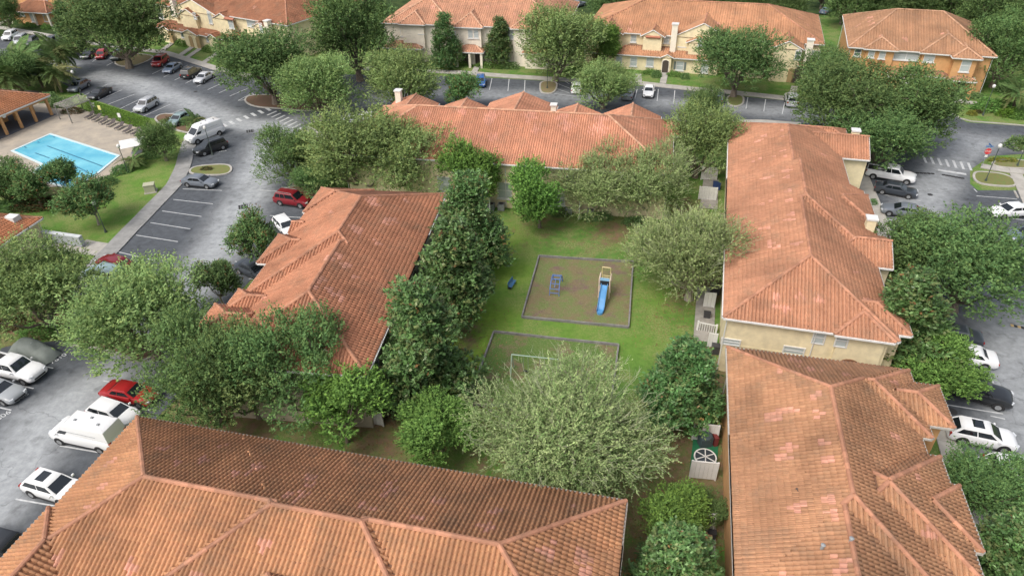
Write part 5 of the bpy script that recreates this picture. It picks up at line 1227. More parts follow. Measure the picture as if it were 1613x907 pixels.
def make_car(kind):
    S = SPEC[kind]; L, W, H = S['L'], S['W'], S['H']; hw = W / 2; bl = S['belt']
    root = thing(kind + '_proto', '', 'car')
    top = lambda x: None
    st = []
    xs_ = [-L / 2, -L / 2 + .06, -L / 2 + .25, -L / 2 + .8, -L * .25, 0, S['g'][3], S['g'][3] + (L / 2 - S['g'][3]) * .5, L / 2 - .28, L / 2 - .08, L / 2]
    tops = [S['rear'] - .28, S['rear'] - .06, S['trunk'], S['trunk'] + .02, bl + .01, bl, bl - .01, (bl + S['hood']) / 2 - .01, S['hood'] - .10, S['hood'] - .22, S['hood'] - .40]
    ws = [.86, .93, .97, 1.0, 1.0, 1.0, 1.0, .985, .94, .86, .74]
    if kind in ('van', 'suv', 'minivan', 'pickup'): ws = [.93, .965, .985, 1, 1, 1, 1, .99, .95, .88, .78]
    zb = .22 if kind not in ('pickup', 'van') else .34
    V = []; n = 11
    for x, t_, w_ in zip(xs_, tops, ws):
        w = hw * w_; b = zb + (.10 if abs(x) > L / 2 - .15 else 0)
        half = [(0, b), (w * .86, b), (w * .965, b + .10), (w * 1.0, b + (t_ - b) * .42), (w * .985, t_ - (t_ - b) * .22), (w * .93, t_ - .045), (w * .80, t_), (w * .4, t_ + .025), (0, t_ + .03)]
        ring = [(x, y, z) for y, z in half] + [(x, -y, z) for y, z in half[-2:0:-1]]
        V.append(ring)
    m_ = len(V[0]); v = [p for r in V for p in r]; f = []
    for i in range(len(V) - 1):
        for k in range(m_):
            f.append((i * m_ + k, i * m_ + (k + 1) % m_, (i + 1) * m_ + (k + 1) % m_, (i + 1) * m_ + k))
    f.append(tuple(range(m_))); f.append(tuple(range(len(v) - m_, len(v))))
    mb = MB(); mb.add(v, f)
    # glasshouse
    rb, rt, ft, fb = S['g']; wb = hw * .90; wt = hw * (.74 if kind != 'van' else .86); zr = H - .05; zm = H - .16
    def gring(k, z, w, ins=0): 
        a, b = (rb + (rt - rb) * k + ins), (fb + (ft - fb) * k - ins)
        return [(a, -w, z), (b, -w * .97, z), (b, w * .97, z), (a, w, z)]
    rings = [gring(0, bl - .03, wb), gring(.86, zm, wb + (wt - wb) * .86), gring(.97, zr, wt * .93, .05), gring(1.0, H, wt * .70, .22)]
    if kind == 'van': rings[1:] = [gring(.80, H - .42, wb + (wt - wb) * .8), gring(.96, H - .13, wt * .95, .06), gring(1.0, H, wt * .78, .30)]
    v = [p for r in rings for p in r]; f = [(i * 4 + k, i * 4 + (k + 1) % 4, (i + 1) * 4 + (k + 1) % 4, (i + 1) * 4 + k) for i in range(3) for k in range(4)] + [(12, 13, 14, 15)]
    mb.add(v, f)
    if kind == 'pickup':
        body = mb
    bo = mb.obj('body', PAINTS['white'], root, smooth=True)
    A, B = rings[0], rings[1]
    def pane(name, q, u0, u1, v0, v1, off=.012, m=AGLASS):
        P = [bilin(q, u0, v0), bilin(q, u1, v0), bilin(q, u1, v1), bilin(q, u0, v1)]; nn = (P[1] - P[0]).cross(P[3] - P[0]).normalized()
        c = sum(P, Vector()) / 4
        if nn.dot(c - Vector((0, 0, bl))) < 0: nn = -nn
        f_ = [p + nn * off for p in P]; b_ = [p - nn * .02 for p in P]
        return MB().add(f_ + b_, [(0, 1, 2, 3), (7, 6, 5, 4), (0, 4, 5, 1), (1, 5, 6, 2), (2, 6, 7, 3), (3, 7, 4, 0)]).obj(name, m, root)
    front = [A[1], A[2], B[2], B[1]]; rear = [A[3], A[0], B[0], B[3]]; right = [A[0], A[1], B[1], B[0]]; left = [A[3], A[2], B[2], B[3]]
    pane('windscreen', front, .06, .94, .10, 1.0)
    if kind != 'van': pane('rear_window', rear, .10, .90, .20, .92)
    xa, xb_ = A[0][0], A[1][0]
    if kind == 'van': cuts = [(.80, .955)]
    elif kind == 'sedan': cuts = [(.14, .40), (.43, .86)]
    else:
        cuts_x = [xa] + sorted(S['pillars']) + [xb_]; cuts = []
        for i in range(len(cuts_x) - 1):
            u0 = (cuts_x[i] - xa) / (xb_ - xa); u1 = (cuts_x[i + 1] - xa) / (xb_ - xa); cuts.append((max(u0 + .015, .05), min(u1 - .015, .90)))
        if kind == 'sedan': cuts = [(max(c[0], .10), c[1]) for c in cuts]
    for q in (right, left):
        for u0, u1 in cuts: pane('side_window', q, u0, u1, .16 if kind != 'van' else .06, .94 if kind != 'van' else .55)
    if kind == 'van':
        for s in (-1, 1):
            MB().box((-.6, s * hw * .93, 1.75), (2.6, .02, .02)).obj('side_rail', GREYM, root)
        for i, x in enumerate((-1.9, -.9, .2)): MB().box((x, .25 * (-1) ** i, H + .04), (.18, .18, .10)).obj('roof_vent', GREYM, root)
    # wheels
    r = .34 if kind in ('sedan', 'hatch') else .38; wx = (L / 2 - .92, -(L / 2 - .98)) if kind != 'van' else (L / 2 - 1.0, -(L / 2 - 1.15))
    for x in wx:
        for s in (-1, 1):
            ar = MB(); pts = [((r + .07) * math.cos(q), (r + .07) * math.sin(q)) for q in np.linspace(-.35, math.pi + .35, 14)]
            ar.extr([(x + a, r + b) for a, b in pts], 0, 0, 'x') if False else None
            v = [(x + a, s * (hw * .97), r + b) for a, b in pts] + [(x + a, s * (hw + .012), r + b) for a, b in pts]; k = len(pts)
            ar.add(v, [tuple(range(k, 2 * k))] + [(i, i + 1, k + i + 1, k + i) for i in range(k - 1)]); ar.obj('wheel_arch', TRIM, root)
            w = MB(); prof = [(0, .095), (r * .62, .11), (r * .9, .12), (r, .07), (r, -.10), (r * .8, -.12)]
            vv = []; nn = 16
            for pr_, py_ in prof: vv += [(x + pr_ * math.cos(2 * math.pi * j / nn), s * (hw - .085 + py_), r + pr_ * math.sin(2 * math.pi * j / nn)) for j in range(nn)]
            w.add(vv, [(i * nn + j, i * nn + (j + 1) % nn, (i + 1) * nn + (j + 1) % nn, (i + 1) * nn + j) for i in range(len(prof) - 1) for j in range(nn)])
            wo_ = w.obj('wheel', TYRE, root)
            rm = MB(); rr_ = r * .60; v = [(x + rr_ * math.cos(2 * math.pi * j / 10), s * (hw + .032), r + rr_ * math.sin(2 * math.pi * j / 10)) for j in range(10)] + [(x, s * (hw + .01), r)]
            rm.add(v, [(j, (j + 1) % 10, 10) for j in range(10)]); rm.obj('rim', RIM, wo_)
    zt = S['hood'] - .22
    for s in (-1, 1):
        MB().box((L / 2 - .14, s * hw * .68, zt - .04), (.22, .34, .15), s * .45).obj('headlight', HEAD, root)
        MB().box((-L / 2 + .07, s * hw * .78, S['rear'] - .22), (.12, .26, .2 if kind in ('sedan', 'hatch') else .36)).obj('tail_light', TAIL, root)
        MB().box((fb - .32, s * (hw + .07), bl + .06), (.12, .18, .13)).obj('wing_mirror', PAINTS['white'], root)
        MB().box((0, s * (hw * 1.0), zb + .06), (L * .5, .03, .09)).obj('sill', TRIM, root)
    MB().box((L / 2 - .02, 0, zb + .22), (.07, W * .55, .16)).obj('grille', TRIM, root)
    MB().box((-L / 2 - .005, 0, .62), (.03, .42, .13)).obj('number_plate', PLATE, root)
    if kind in ('suv', 'minivan'):
        for s in (-1, 1): MB().tube([(rt + .1, s * wt * .86, H - .02), (rt + .35, s * wt * .86, H + .04), (ft - .3, s * wt * .86, H + .04), (ft - .05, s * wt * .86, H - .02)], .022, 5).obj('roof_rail', GREYM, root)
    if kind == 'pickup':
        MB().box((-1.78, 0, bl + .025), (1.95, W * .80, .02)).obj('bed_floor', TRIM, root)
        for s in (-1, 1): MB().box((-1.78, s * hw * .86, bl + .07), (2.0, .14, .10)).obj('bed_rail', PAINTS['white'], root)
        MB().box((-2.76, 0, bl + .05), (.10, W * .86, .14)).obj('tailgate', PAINTS['white'], root)
    if kind == 'crossover': MB().box(((rt + ft) / 2 + .1, 0, H + .004), (.75, .85, .02)).obj('sunroof', AGLASS, root)
    snapshot(root); return root
CARS = {k: make_car(k) for k in SPEC}
CUSED = set()
NAMES = {'sedan': 'parked_car', 'crossover': 'parked_car', 'suv': 'parked_suv', 'hatch': 'parked_car', 'minivan': 'parked_minivan', 'van': 'parked_van', 'pickup': 'pickup_truck'}
def recolour(o, pm):
    for c in [o] + list(o.children_recursive):
        if c.type == 'MESH' and c.material_slots and c.data.materials[0] == PAINTS['white']:
            c.material_slots[0].link = 'OBJECT'; c.material_slots[0].material = pm
def car(kind, col, cx, cy, fx, fy, label, s=1.0, z=.75):
    """centre of the vehicle and a point in front of its nose, both as seen in the photograph at bonnet height"""
    A, B = G(cx, cy, z), G(fx, fy, z); rz = math.atan2(B[1] - A[1], B[0] - A[0]); pr = CARS[kind]
    if kind not in CUSED: CUSED.add(kind); o = pr; o.location = (A[0], A[1], .02); o.rotation_euler = (0, 0, rz); o.scale = (s,) * 3
    else: o = dup(pr, (A[0], A[1], .02), rz, s)
    o.name = NAMES[kind]; o['label'] = label; o['category'] = 'van' if kind == 'van' else 'truck' if kind == 'pickup' else 'car'; o['group'] = 'vehicles parked in the lots'
    recolour(o, PAINTS[col])
    return o
for a in [
 ('van', 'white', 139, 683, 92, 673, 'white cargo van beside the near roof edge in the lower left lot'),
 ('hatch', 'white', 178, 648, 210, 658, 'white hatchback between the cargo van and the red car'),
 ('sedan', 'red', 204, 617, 240, 624, 'red car half under the oak in the lower left lot'),
 ('crossover', 'white', 85, 765, 122, 776, 'white crossover with sunroof nosing under the near roof'),
 ('pickup', 'black', 8, 862, 60, 876, 'black pickup truck at the bottom left edge'),
 ('pickup', 'white', 22, 579, 66, 590, 'white four door truck at the left edge below the covered car'),
 ('sedan', 'ltgrey', -4, 612, 30, 622, 'silver car cut by the left edge'),
 ('sedan', 'grey', 315, 284, 344, 287, 'dark grey sedan below the small oval island'),
 ('suv', 'black', 331, 231, 304, 240, 'black wagon with roof rails beside the white van'),
 ('van', 'white', 322, 211, 296, 221, 'white high roof van parked beside the black wagon'),
 ('suv', 'darkred', 462, 313, 490, 317, 'dark red wagon beside the jagged roof of the left block'),
 ('hatch', 'white', 449, 354, 466, 372, 'white car peeking past the crape myrtle beside the jagged roof'),
 ('suv', 'silver', 230, 165, 209, 177, 'silver wagon alone in the middle of the upper lot'),
 ('crossover', 'grey', 124, 135, 104, 146, 'grey crossover leftmost in the hedge side row'),
 ('sedan', 'black', 156, 146, 136, 156, 'black sedan second in the hedge side row'),
 ('sedan', 'palegreen', 282, 186, 262, 198, 'pale green grey car half hidden by the low palm'),
 ('suv', 'red', 252, 96, 237, 107, 'bright red wagon in front of the yellow townhouses'),
 ('sedan', 'bluegrey', 271, 106, 255, 116, 'blue grey sedan right of the bright red wagon'),
 ('suv', 'black', 301, 114, 318, 104, 'black four by four with spare wheel between two sedans'),
 ('sedan', 'silver', 321, 121, 302, 132, 'silver sedan rightmost in front of the yellow townhouses'),
 ('suv', 'darkgreen', 187, 87, 172, 98, 'dark teal wagon beside the oak island'),
 ('hatch', 'red', 160, 85, 152, 93, 'small red car under the big upper left oak'),
 ('sedan', 'dark', 140, 84, 128, 92, 'dark sedan with bright windscreen left of the small red car'),
 ('suv', 'white', 16, 56, -4, 67, 'large white wagon in the top left corner'),
 ('minivan', 'silver', 32, 63, 20, 72, 'silver minivan second from the top left corner'),
 ('suv', 'dark', 48, 66, 34, 76, 'dark wagon right of the silver minivan'),
 ('suv', 'dark', 80, 66, 64, 76, 'dark vehicle behind the date palm fronds'),
 ('sedan', 'black', 114, 70, 100, 80, 'black car at the edge of the big upper left oak'),
 ('hatch', 'darkred', 178, 413, 160, 407, 'dark red car under the foliage by the mailbox walk'),
 ('minivan', 'teal', 165, 431, 138, 425, 'pale teal minivan below the dark red car'),
 ('hatch', 'teal', 150, 500, 120, 492, 'car seen as a dark patch through the wide pale oak'),
 ('sedan', 'dark', 400, 423, 420, 432, 'dark car tucked under the gutter of the left block'),
 ('hatch', 'blue', 757, 127, 756, 140, 'bright blue hatchback in front of the white column porch'),
 ('sedan', 'white', 909, 136, 912, 124, 'white car behind the foliage left of the white sedan'),
 ('sedan', 'ltgrey', 990, 146, 994, 134, 'light grey car under the oak just left of the white sedan'),
 ('sedan', 'white', 1022, 142, 1020, 156, 'white sedan parked nose out below the cream row'),
 ('hatch', 'bluegrey', 1132, 152, 1136, 140, 'blue grey car mostly hidden by the dark oak on the cream row side'),
 ('suv', 'ltgrey', 1247, 156, 1244, 142, 'light blue grey wagon at the right end of the cream row'),
 ('sedan', 'silver', 556, 187, 575, 186, 'silver car parked under the trees left of the salmon roof'),
 ('sedan', 'white', 582, 184, 600, 184, 'white car parked right of the silver one under the trees'),
 ('pickup', 'white', 1403, 274, 1438, 280, 'white pickup truck with open bed in the right lot'),
 ('sedan', 'dark', 1412, 297, 1440, 302, 'dark sedan below the white pickup truck'),
 ('sedan', 'grey', 1424, 330, 1392, 325, 'grey sedan above the oak canopy in the right lot'),
 ('sedan', 'white', 1594, 330, 1566, 332, 'white sedan facing left at the right edge'),
 ('sedan', 'bluegrey', 1622, 368, 1596, 370, 'blue car at the right edge beyond the oak'),
 ('sedan', 'dark', 1500, 524, 1468, 518, 'dark coupe above the white sedan in the right lot'),
 ('sedan', 'white', 1521, 557, 1488, 551, 'white sedan beside the light green tree in the right lot'),
 ('pickup', 'black', 1530, 612, 1566, 622, 'black pickup truck between two white cars in the right lot'),
 ('crossover', 'white', 1547, 683, 1590, 692, 'white crossover at the corner of the orange wall'),
 ('crossover', 'white', 1608, 742, 1650, 750, 'white car behind the dark green tree at the lower right'),
 ('hatch', 'red', 1604, 788, 1640, 797, 'red car at the lower right edge'),
 ('sedan', 'grey', 910, 6, 924, 2, 'grey car in the lot beyond the back row, left of the cream roof'),
 ('sedan', 'bluegrey', 1305, 16, 1318, 12, 'blue grey car in the lot beyond the back row, left of the orange house')]:
    car(*a)
# spare wheel on the four by four, roof opening on the crossover
# covered car
def lump(u): return u
nx_, ny_ = 22, 11; v = []
for i in range(nx_):
    for j in range(ny_):
        x = -2.5 + 5.0 * i / (nx_ - 1); y = -1.05 + 2.1 * j / (ny_ - 1); s = abs(y) / 1.05
        prof = .95 + .5 * math.exp(-((x + .35) / 1.25) ** 4); ends = max(0, 1 - abs(x / 2.5) ** 6); side = max(0, 1 - s ** 4)
        zz_ = prof * ends * side
        v.append((x * (1 - .05 * s), y * (.86 + .14 * (1 - abs(x / 2.5) ** 3)), .08 + zz_ + .03 * math.sin(x * 5 + y * 6) + .02 * math.sin(9 * x - 4 * y)))
f = [(i * ny_ + j, (i + 1) * ny_ + j, (i + 1) * ny_ + j + 1, i * ny_ + j + 1) for i in range(nx_ - 1) for j in range(ny_ - 1)]
A, B = G(50, 549, .7), G(90, 560, .7)
cc = thing('covered_car', 'car under a grey fabric cover at the left edge below the oak', 'car', (A[0], A[1], .02), math.atan2(B[1] - A[1], B[0] - A[0]))
me = mesh('cover', v, f, mat('grey_car_cover', (.24, .27, .25), .75, noise=.18, scale=1.5)); me.polygons.foreach_set('use_smooth', np.ones(len(me.polygons), bool)); link('cover', me, cc)
MB().tube([(.3, -1.0, .35), (.35, -.5, 1.28), (.4, 0, 1.5), (.5, .5, 1.27), (.6, 1.0, .35)], .02, 4).obj('strap', mat('cover_strap', (.45, .47, .45), .8), cc)
# ------------------------------------------------------------------ pool terrace
def quadpx(pts, z, name, m, parent=None, h=None, **k):
    P = [tuple(W2(*p)) for p in pts]
    area = sum(P[i][0] * P[(i + 1) % len(P)][1] - P[(i + 1) % len(P)][0] * P[i][1] for i in range(len(P)))
    if area < 0: P = P[::-1]
    if h: return MB().prism(P, z, z + h).obj(name, m, parent, **k)
    return link(name, mesh(name, [(*p, z) for p in P], [tuple(range(len(P)))], m), parent, **k)
DECK = mat('pool_deck_concrete', (.44, .38, .30), .9, noise=.3, scale=.5, col2=(.30, .27, .23))
dk = quadpx([(-120, 150), (0, 140), (75, 145), (132, 174), (236, 208), (252, 226), (196, 262), (150, 292), (60, 296), (-120, 268)], .05, 'pool_deck', DECK, kind='structure')
pool = [(17, 239), (80, 211), (190, 246), (150, 279), (112, 300), (58, 284), (52, 272), (64, 260)]
Pp = [np.array(W2(*p)) for p in pool]; 
ar = sum(Pp[i][0] * Pp[(i + 1) % 8][1] - Pp[(i + 1) % 8][0] * Pp[i][1] for i in range(8))
if ar < 0: Pp = Pp[::-1]
n = len(Pp)
def inset(P, d):
    out = []
    for i in range(len(P)):
        a, b, c = P[i - 1], P[i], P[(i + 1) % len(P)]
        n1 = unit(np.array([-(b - a)[1], (b - a)[0]])); n2 = unit(np.array([-(c - b)[1], (c - b)[0]])); m_ = unit(n1 + n2); out.append(b + m_ * d / max(.4, m_ @ n1))
    return out
I1 = inset(Pp, .35); pt = thing('swimming_pool', 'L shaped turquoise swimming pool with dark lane lines on the tiled floor', 'pool')
v = [(*p, .06) for p in Pp] + [(*p, .14) for p in Pp] + [(*p, .14) for p in I1] + [(*p, .075) for p in I1]
link('coping', mesh('coping', v, [(k * n + i, k * n + (i + 1) % n, (k + 1) * n + (i + 1) % n, (k + 1) * n + i) for k in range(3) for i in range(n)], mat('pale_blue_coping', (.55, .66, .68), .6)), pt)
m, t, b = new_mat('pool_water'); b.inputs['Roughness'].default_value = .06
tc = t.nodes.new('ShaderNodeTexCoord'); nz = t.nodes.new('ShaderNodeTexNoise'); nz.inputs['Scale'].default_value = .35; nz.inputs['Detail'].default_value = 5
t.links.new(tc.outputs['Object'], nz.inputs[0]); cr = t.nodes.new('ShaderNodeValToRGB'); cr.color_ramp.elements[0].position = .35; cr.color_ramp.elements[0].color = (.09, .42, .58, 1); cr.color_ramp.elements[1].position = .68; cr.color_ramp.elements[1].color = (.20, .58, .68, 1)
t.links.new(nz.outputs[0], cr.inputs[0]); t.links.new(cr.outputs[0], b.inputs['Base Color'])
n2 = t.nodes.new('ShaderNodeTexNoise'); n2.inputs['Scale'].default_value = 4; t.links.new(tc.outputs['Object'], n2.inputs[0]); bp = t.nodes.new('ShaderNodeBump'); bp.inputs['Strength'].default_value = .15; bp.inputs['Distance'].default_value = .05
t.links.new(n2.outputs[0], bp.inputs['Height']); t.links.new(bp.outputs[0], b.inputs['Normal'])
link('water', mesh('water', [(*p, .085) for p in I1], [tuple(range(n))], m), pt)
LANE = mat('dark_lane_tiles', (.03, .17, .28), .4)
for a, b_ in (((75, 231), (162, 263)), ((56, 242), (78, 250)), ((102, 254), (138, 272)), ((39, 232), (42, 234)), ((60, 224), (62, 226)), ((84, 216), (87, 218))):
    strip(np.array(W2(*a)), np.array(W2(*b_)), .2, 'lane_line', .092, pt)
for o in pt.children:
    if o.name.startswith('lane_line'): o.data.materials[0] = LANE
# loungers
LG = mat('brown_sling', (.085, .07, .068), .8, noise=.2); lo = None
for i, (px, py) in enumerate(((143, 186), (154, 190), (165, 194), (177, 198), (190, 203), (203, 208), (216, 212))):
    P = G(px, py); Q = G(px + 13, py - 7); rz = math.atan2(Q[1] - P[1], Q[0] - P[0])
    r = thing('sun_lounger', 'brown sling lounger %s in the row beside the hedge' % ('leftmost', 'second from left', 'third from left', 'in the middle', 'third from right', 'second from right', 'rightmost')[i], 'lounger', (P[0], P[1], .05), rz, 'sun loungers along the hedge')
    if lo is None:
        mA = MB().box((-.35, 0, .38), (1.3, .62, .05)).me('seat', LG); mB = MB().box((.6, 0, .58), (.75, .62, .05), rot=Matrix.Rotation(-.6, 3, 'Y')).me('backrest', LG); mC = MB().box((0, 0, .19), (.05, .05, .38)).me('leg', GREYM); lo = (mA, mB, mC)
    link('seat', lo[0], r); link('backrest', lo[1], r)
    for x, y in ((-.9, .28), (-.9, -.28), (.5, .28), (.5, -.28)): link('leg', lo[2], r, (x, y, 0))
# pergola
Pc = [G(85, 164, 2.6), G(104, 170, 2.6), G(140, 157, 2.6), G(122, 149, 2.6)]
pg = thing('pergola', 'weathered slatted pergola between the cabana and the hedge', 'pergola', (Pc[0][0], Pc[0][1], 0))
o0 = Vector(Pc[0]); A, B, C, D = [Vector(p) - Vector((o0.x, o0.y, 0)) for p in Pc]
for k in range(15):
    t_ = k / 14; p, q = A.lerp(D, t_), B.lerp(C, t_); MB().tube([p, q], .055, 4).obj('slat', WOODG, pg)
for p, q in ((A, D), (B, C)): MB().tube([p - Vector((0, 0, .12)), q - Vector((0, 0, .12))], .09, 4).obj('beam', WOODG, pg)
for p in (A, B, C, D): MB().tube([(p.x, p.y, 0), (p.x, p.y, 2.5)], .1, 4).obj('post', WOODG, pg)
# white parasol with a table below
P = G(209, 224, 2.3); um = thing('parasol', 'square white parasol over a table at the terrace corner', 'parasol', (P[0], P[1], .05), .5)
MB().add([(-1.7, -1.7, 2.2), (1.7, -1.7, 2.2), (1.7, 1.7, 2.2), (-1.7, 1.7, 2.2), (0, 0, 2.75)], [(0, 1, 4), (1, 2, 4), (2, 3, 4), (3, 0, 4)]).obj('canopy', WHITE, um)
MB().tube([(0, 0, 0), (0, 0, 2.7)], .04, 6).obj('pole', GREYM, um)
for k in range(4):
    a = math.pi / 4 + k * math.pi / 2; MB().tube([(0, 0, 2.68), (2.35 * math.cos(a), 2.35 * math.sin(a), 2.17)], .02, 4).obj('rib', GREYM, um)
tb = thing('patio_table', 'small round grey table standing under the white parasol', 'table', (P[0], P[1], .05))
MB().lathe([(0, .72), (.75, .72), (.75, .68), (0, .68)], n=16).obj('tabletop', GREYM, tb); MB().lathe([(.3, 0), (.3, .04), (.05, .06), (.05, .7)], n=10).obj('pedestal', GREYM, tb)
for i, (px, py, c_, lb) in enumerate(((147, 165, WHITE, 'small white notice board on the hedge, leftmost of three'), (156, 169, mat('yellow_sign', (.7, .65, .25), .6), 'small yellow notice board on the hedge'), (187, 181, WHITE, 'larger white notice board on the hedge, rightmost'))):
    P = G(px, py, 1.5); s = thing('notice_board', lb, 'sign', (P[0] + .15, P[1] - .25, 0), -.3)
    MB().box((0, 0, 1.5), (.55, .05, .7)).obj('panel', c_, s); MB().tube([(0, .04, 0), (0, .04, 1.6)], .03, 5).obj('post', GREYM, s)
# pool fence: posts and rails, thin and dark
fp = [(132, 174), (236, 206), (256, 226)]; fpP = [np.array(W2(*p)) for p in fp]
fe = thing('pool_fence', 'thin dark metal pool fence in front of the clipped hedge', 'fence')
for p, q in zip(fpP[:-1], fpP[1:]):
    L_ = np.linalg.norm(q - p)
    for zz_ in (.15, 1.25): MB().tube([(*p, zz_), (*q, zz_)], .02, 4).obj('rail', DARKM, fe)
    for i in range(int(L_ / 2.2) + 1):
        c = p + (q - p) * min(1, i * 2.2 / L_); MB().box((c[0], c[1], .65), (.06, .06, 1.3)).obj('post', DARKM, fe)

# ------------------------------------------------------------------ playground
TIMB = mat('sleeper_timber', (.27, .26, .25), .9, noise=.45, scale=1.5)
def mulch_mat(name, a1, a2, a3):
    m, t, b = new_mat(name); tc = t.nodes.new('ShaderNodeTexCoord'); cc = []
    def N_(s, o):
        n = t.nodes.new('ShaderNodeTexNoise'); n.inputs['Scale'].default_value = s; n.inputs['Detail'].default_value = 9; n.inputs['Roughness'].default_value = .72
        mp = t.nodes.new('ShaderNodeMapping'); mp.inputs['Location'].default_value = (o, o * 2, 0); t.links.new(tc.outputs['Object'], mp.inputs[0]); t.links.new(mp.outputs[0], n.inputs['Vector']); return n.outputs[0]
    def mix_(f_, p, q, lo, hi):
        r = t.nodes.new('ShaderNodeMapRange'); r.inputs[1].default_value = lo; r.inputs[2].default_value = hi; t.links.new(f_, r.inputs[0])
        x = t.nodes.new('ShaderNodeMix'); x.data_type = 'RGBA'; t.links.new(r.outputs[0], x.inputs[0])
        for i, c in ((6, p), (7, q)):
            if isinstance(c, tuple): x.inputs[i].default_value = (*c, 1)
            else: t.links.new(c, x.inputs[i])
        return x.outputs[2]
    o = mix_(N_(.55, 3), a1, a2, .44, .56); o = mix_(N_(.4, 11), o, a3, .52, .62); o = mix_(N_(3.5, 5), o, tuple(.55 * q for q in a1), .54, .8); o = mix_(N_(8, 5), o, (.36, .28, .20), .52, .75)
    t.links.new(o, b.inputs['Base Color']); b.inputs['Roughness'].default_value = 1; b.inputs['Specular IOR Level'].default_value = .1
    bp = t.nodes.new('ShaderNodeBump'); bp.inputs['Strength'].default_value = .7; bp.inputs['Distance'].default_value = .06; t.links.new(N_(12, 7), bp.inputs['Height']); t.links.new(bp.outputs[0], b.inputs['Normal'])
    return m
MUL = mulch_mat('mulch', (.20, .165, .09), (.155, .20, .07), (.18, .12, .105))
def bordered(pts, name, label):
    P = [np.array(W2(*p)) for p in pts]; bd = thing(name, label, 'playground border')
    for i in range(len(P)):
        p, q = P[i], P[(i + 1) % len(P)]; L_ = np.linalg.norm(q - p); k = max(1, int(round(L_ / 2.4))); rz = math.atan2(*(q - p)[::-1])
        for j in range(k):
            c = p + (q - p) * ((j + .5) / k); MB().box((c[0], c[1], .14 + random.uniform(-.02, .02)), (L_ / k - .03, .14, .26), rz + random.uniform(-.01, .01)).obj('sleeper', TIMB, bd)
    return bd
quadpx([(849, 405), (997, 414), (990, 517), (822, 501)], .025, 'mulch_bed', MUL, kind='structure')
bordered([(849, 405), (997, 414), (990, 517), (822, 501)], 'timber_edging', 'grey sleeper edging round the play area with the slide')
quadpx([(778, 524), (974, 545), (962, 640), (735, 640)], .025, 'mulch_bed', mulch_mat('mulch_mossy', (.12, .19, .05), (.10, .18, .045), (.19, .15, .09)), kind='structure')
bordered([(778, 524), (974, 545), (962, 640), (735, 640)], 'timber_edging', 'grey sleeper edging of the second play area partly under the open tree')
# slide
SB = mat('blue_plastic', (.10, .32, .62), .4, noise=.25, scale=1.2); SBL = mat('light_blue_plastic', (.28, .50, .72), .35); SP = mat('peach_painted_tube', (.74, .60, .50), .5); SY = mat('yellow_painted_tube', (.76, .66, .34), .5)
S0, S1 = G(952, 449, 1.55), G(945, 492, .15); dv = S0 - S1; rz = math.atan2(dv[1], dv[0])
sl = thing('playground_slide', 'blue slide with yellow rails and peach posts in the play area', 'slide', (S1[0], S1[1], 0), rz); L_ = float(np.linalg.norm(dv[:2]))
pts = [(0, .22), (.45, .22), (L_ * .5, .85), (L_, 1.55)]
chute = MB(); w = .30
for side in (0,):
    top = []; 
    for x, z in pts: top += [(x, -w - .04, z + .20), (x, -w, z + .20), (x, -w + .06, z), (x, w - .06, z), (x, w, z + .20), (x, w + .04, z + .20)]
    chute.add(top, [(i * 6 + k, i * 6 + k + 1, (i + 1) * 6 + k + 1, (i + 1) * 6 + k) for i in range(3) for k in range(5)])
    und = [(x, y, z - .04) for x, z in pts for y in (-w - .04, w + .04)]
    chute.add(und, [(i * 2, i * 2 + 1, i * 2 + 3, i * 2 + 2) for i in range(3)])
    chute.add([(x, s * (w + .04), z + dz) for x, z in pts for s in (-1, 1) for dz in (-.04, .2)], [(i * 4 + o_, i * 4 + o_ + 1, i * 4 + o_ + 5, i * 4 + o_ + 4) for i in range(3) for o_ in (0, 2)])
chute.obj('chute', SB, sl)
for x in (0.02,): MB().lathe([(0, .0), (.3, 0), (.3, .24), (0, .24)], (x, 0, 0), 10).obj('chute_foot', SB, sl)
MB().box((L_ + .5, 0, 1.5), (1.0, .95, .07)).obj('platform', mat('grey_platform', (.42, .45, .50), .6), sl)
MB().box((L_ + .05, 0, 1.8), (.06, .9, .5)).obj('entry_panel', TRIM, sl)
MB().box((L_ + .02, 0, 2.2), (.06, .9, .3)).obj('hood_panel', SBL, sl)
for s in (-1, 1):
    MB().tube([(L_ - .05, s * .52, 0), (L_ - .05, s * .52, 2.3)], .05, 6).obj('post', SP, sl); MB().tube([(L_ + 1.0, s * .52, 0), (L_ + 1.0, s * .52, 2.3)], .05, 6).obj('post', SP, sl)
    MB().tube([(L_ - .05, s * .52, 2.3), (L_ + 1.0, s * .52, 2.3)], .045, 6).obj('hand_rail', SP, sl)
    MB().tube([(L_ + 1.0, s * .42, 2.3), (L_ + 1.1, s * .42, 2.9), (L_ + 1.6, s * .42, 2.0), (L_ + 2.1, s * .42, 0)], .04, 6).obj('ladder_rail', SY, sl)
MB().tube([(L_ + 1.1, -.42, 2.9), (L_ + 1.1, .42, 2.9)], .04, 6).obj('top_bar', SY, sl)
for k in range(6): MB().tube([(L_ + 1.15 + .17 * k, -.42, 1.9 - .34 * k), (L_ + 1.15 + .17 * k, .42, 1.9 - .34 * k)], .03, 5).obj('rung', SY, sl)
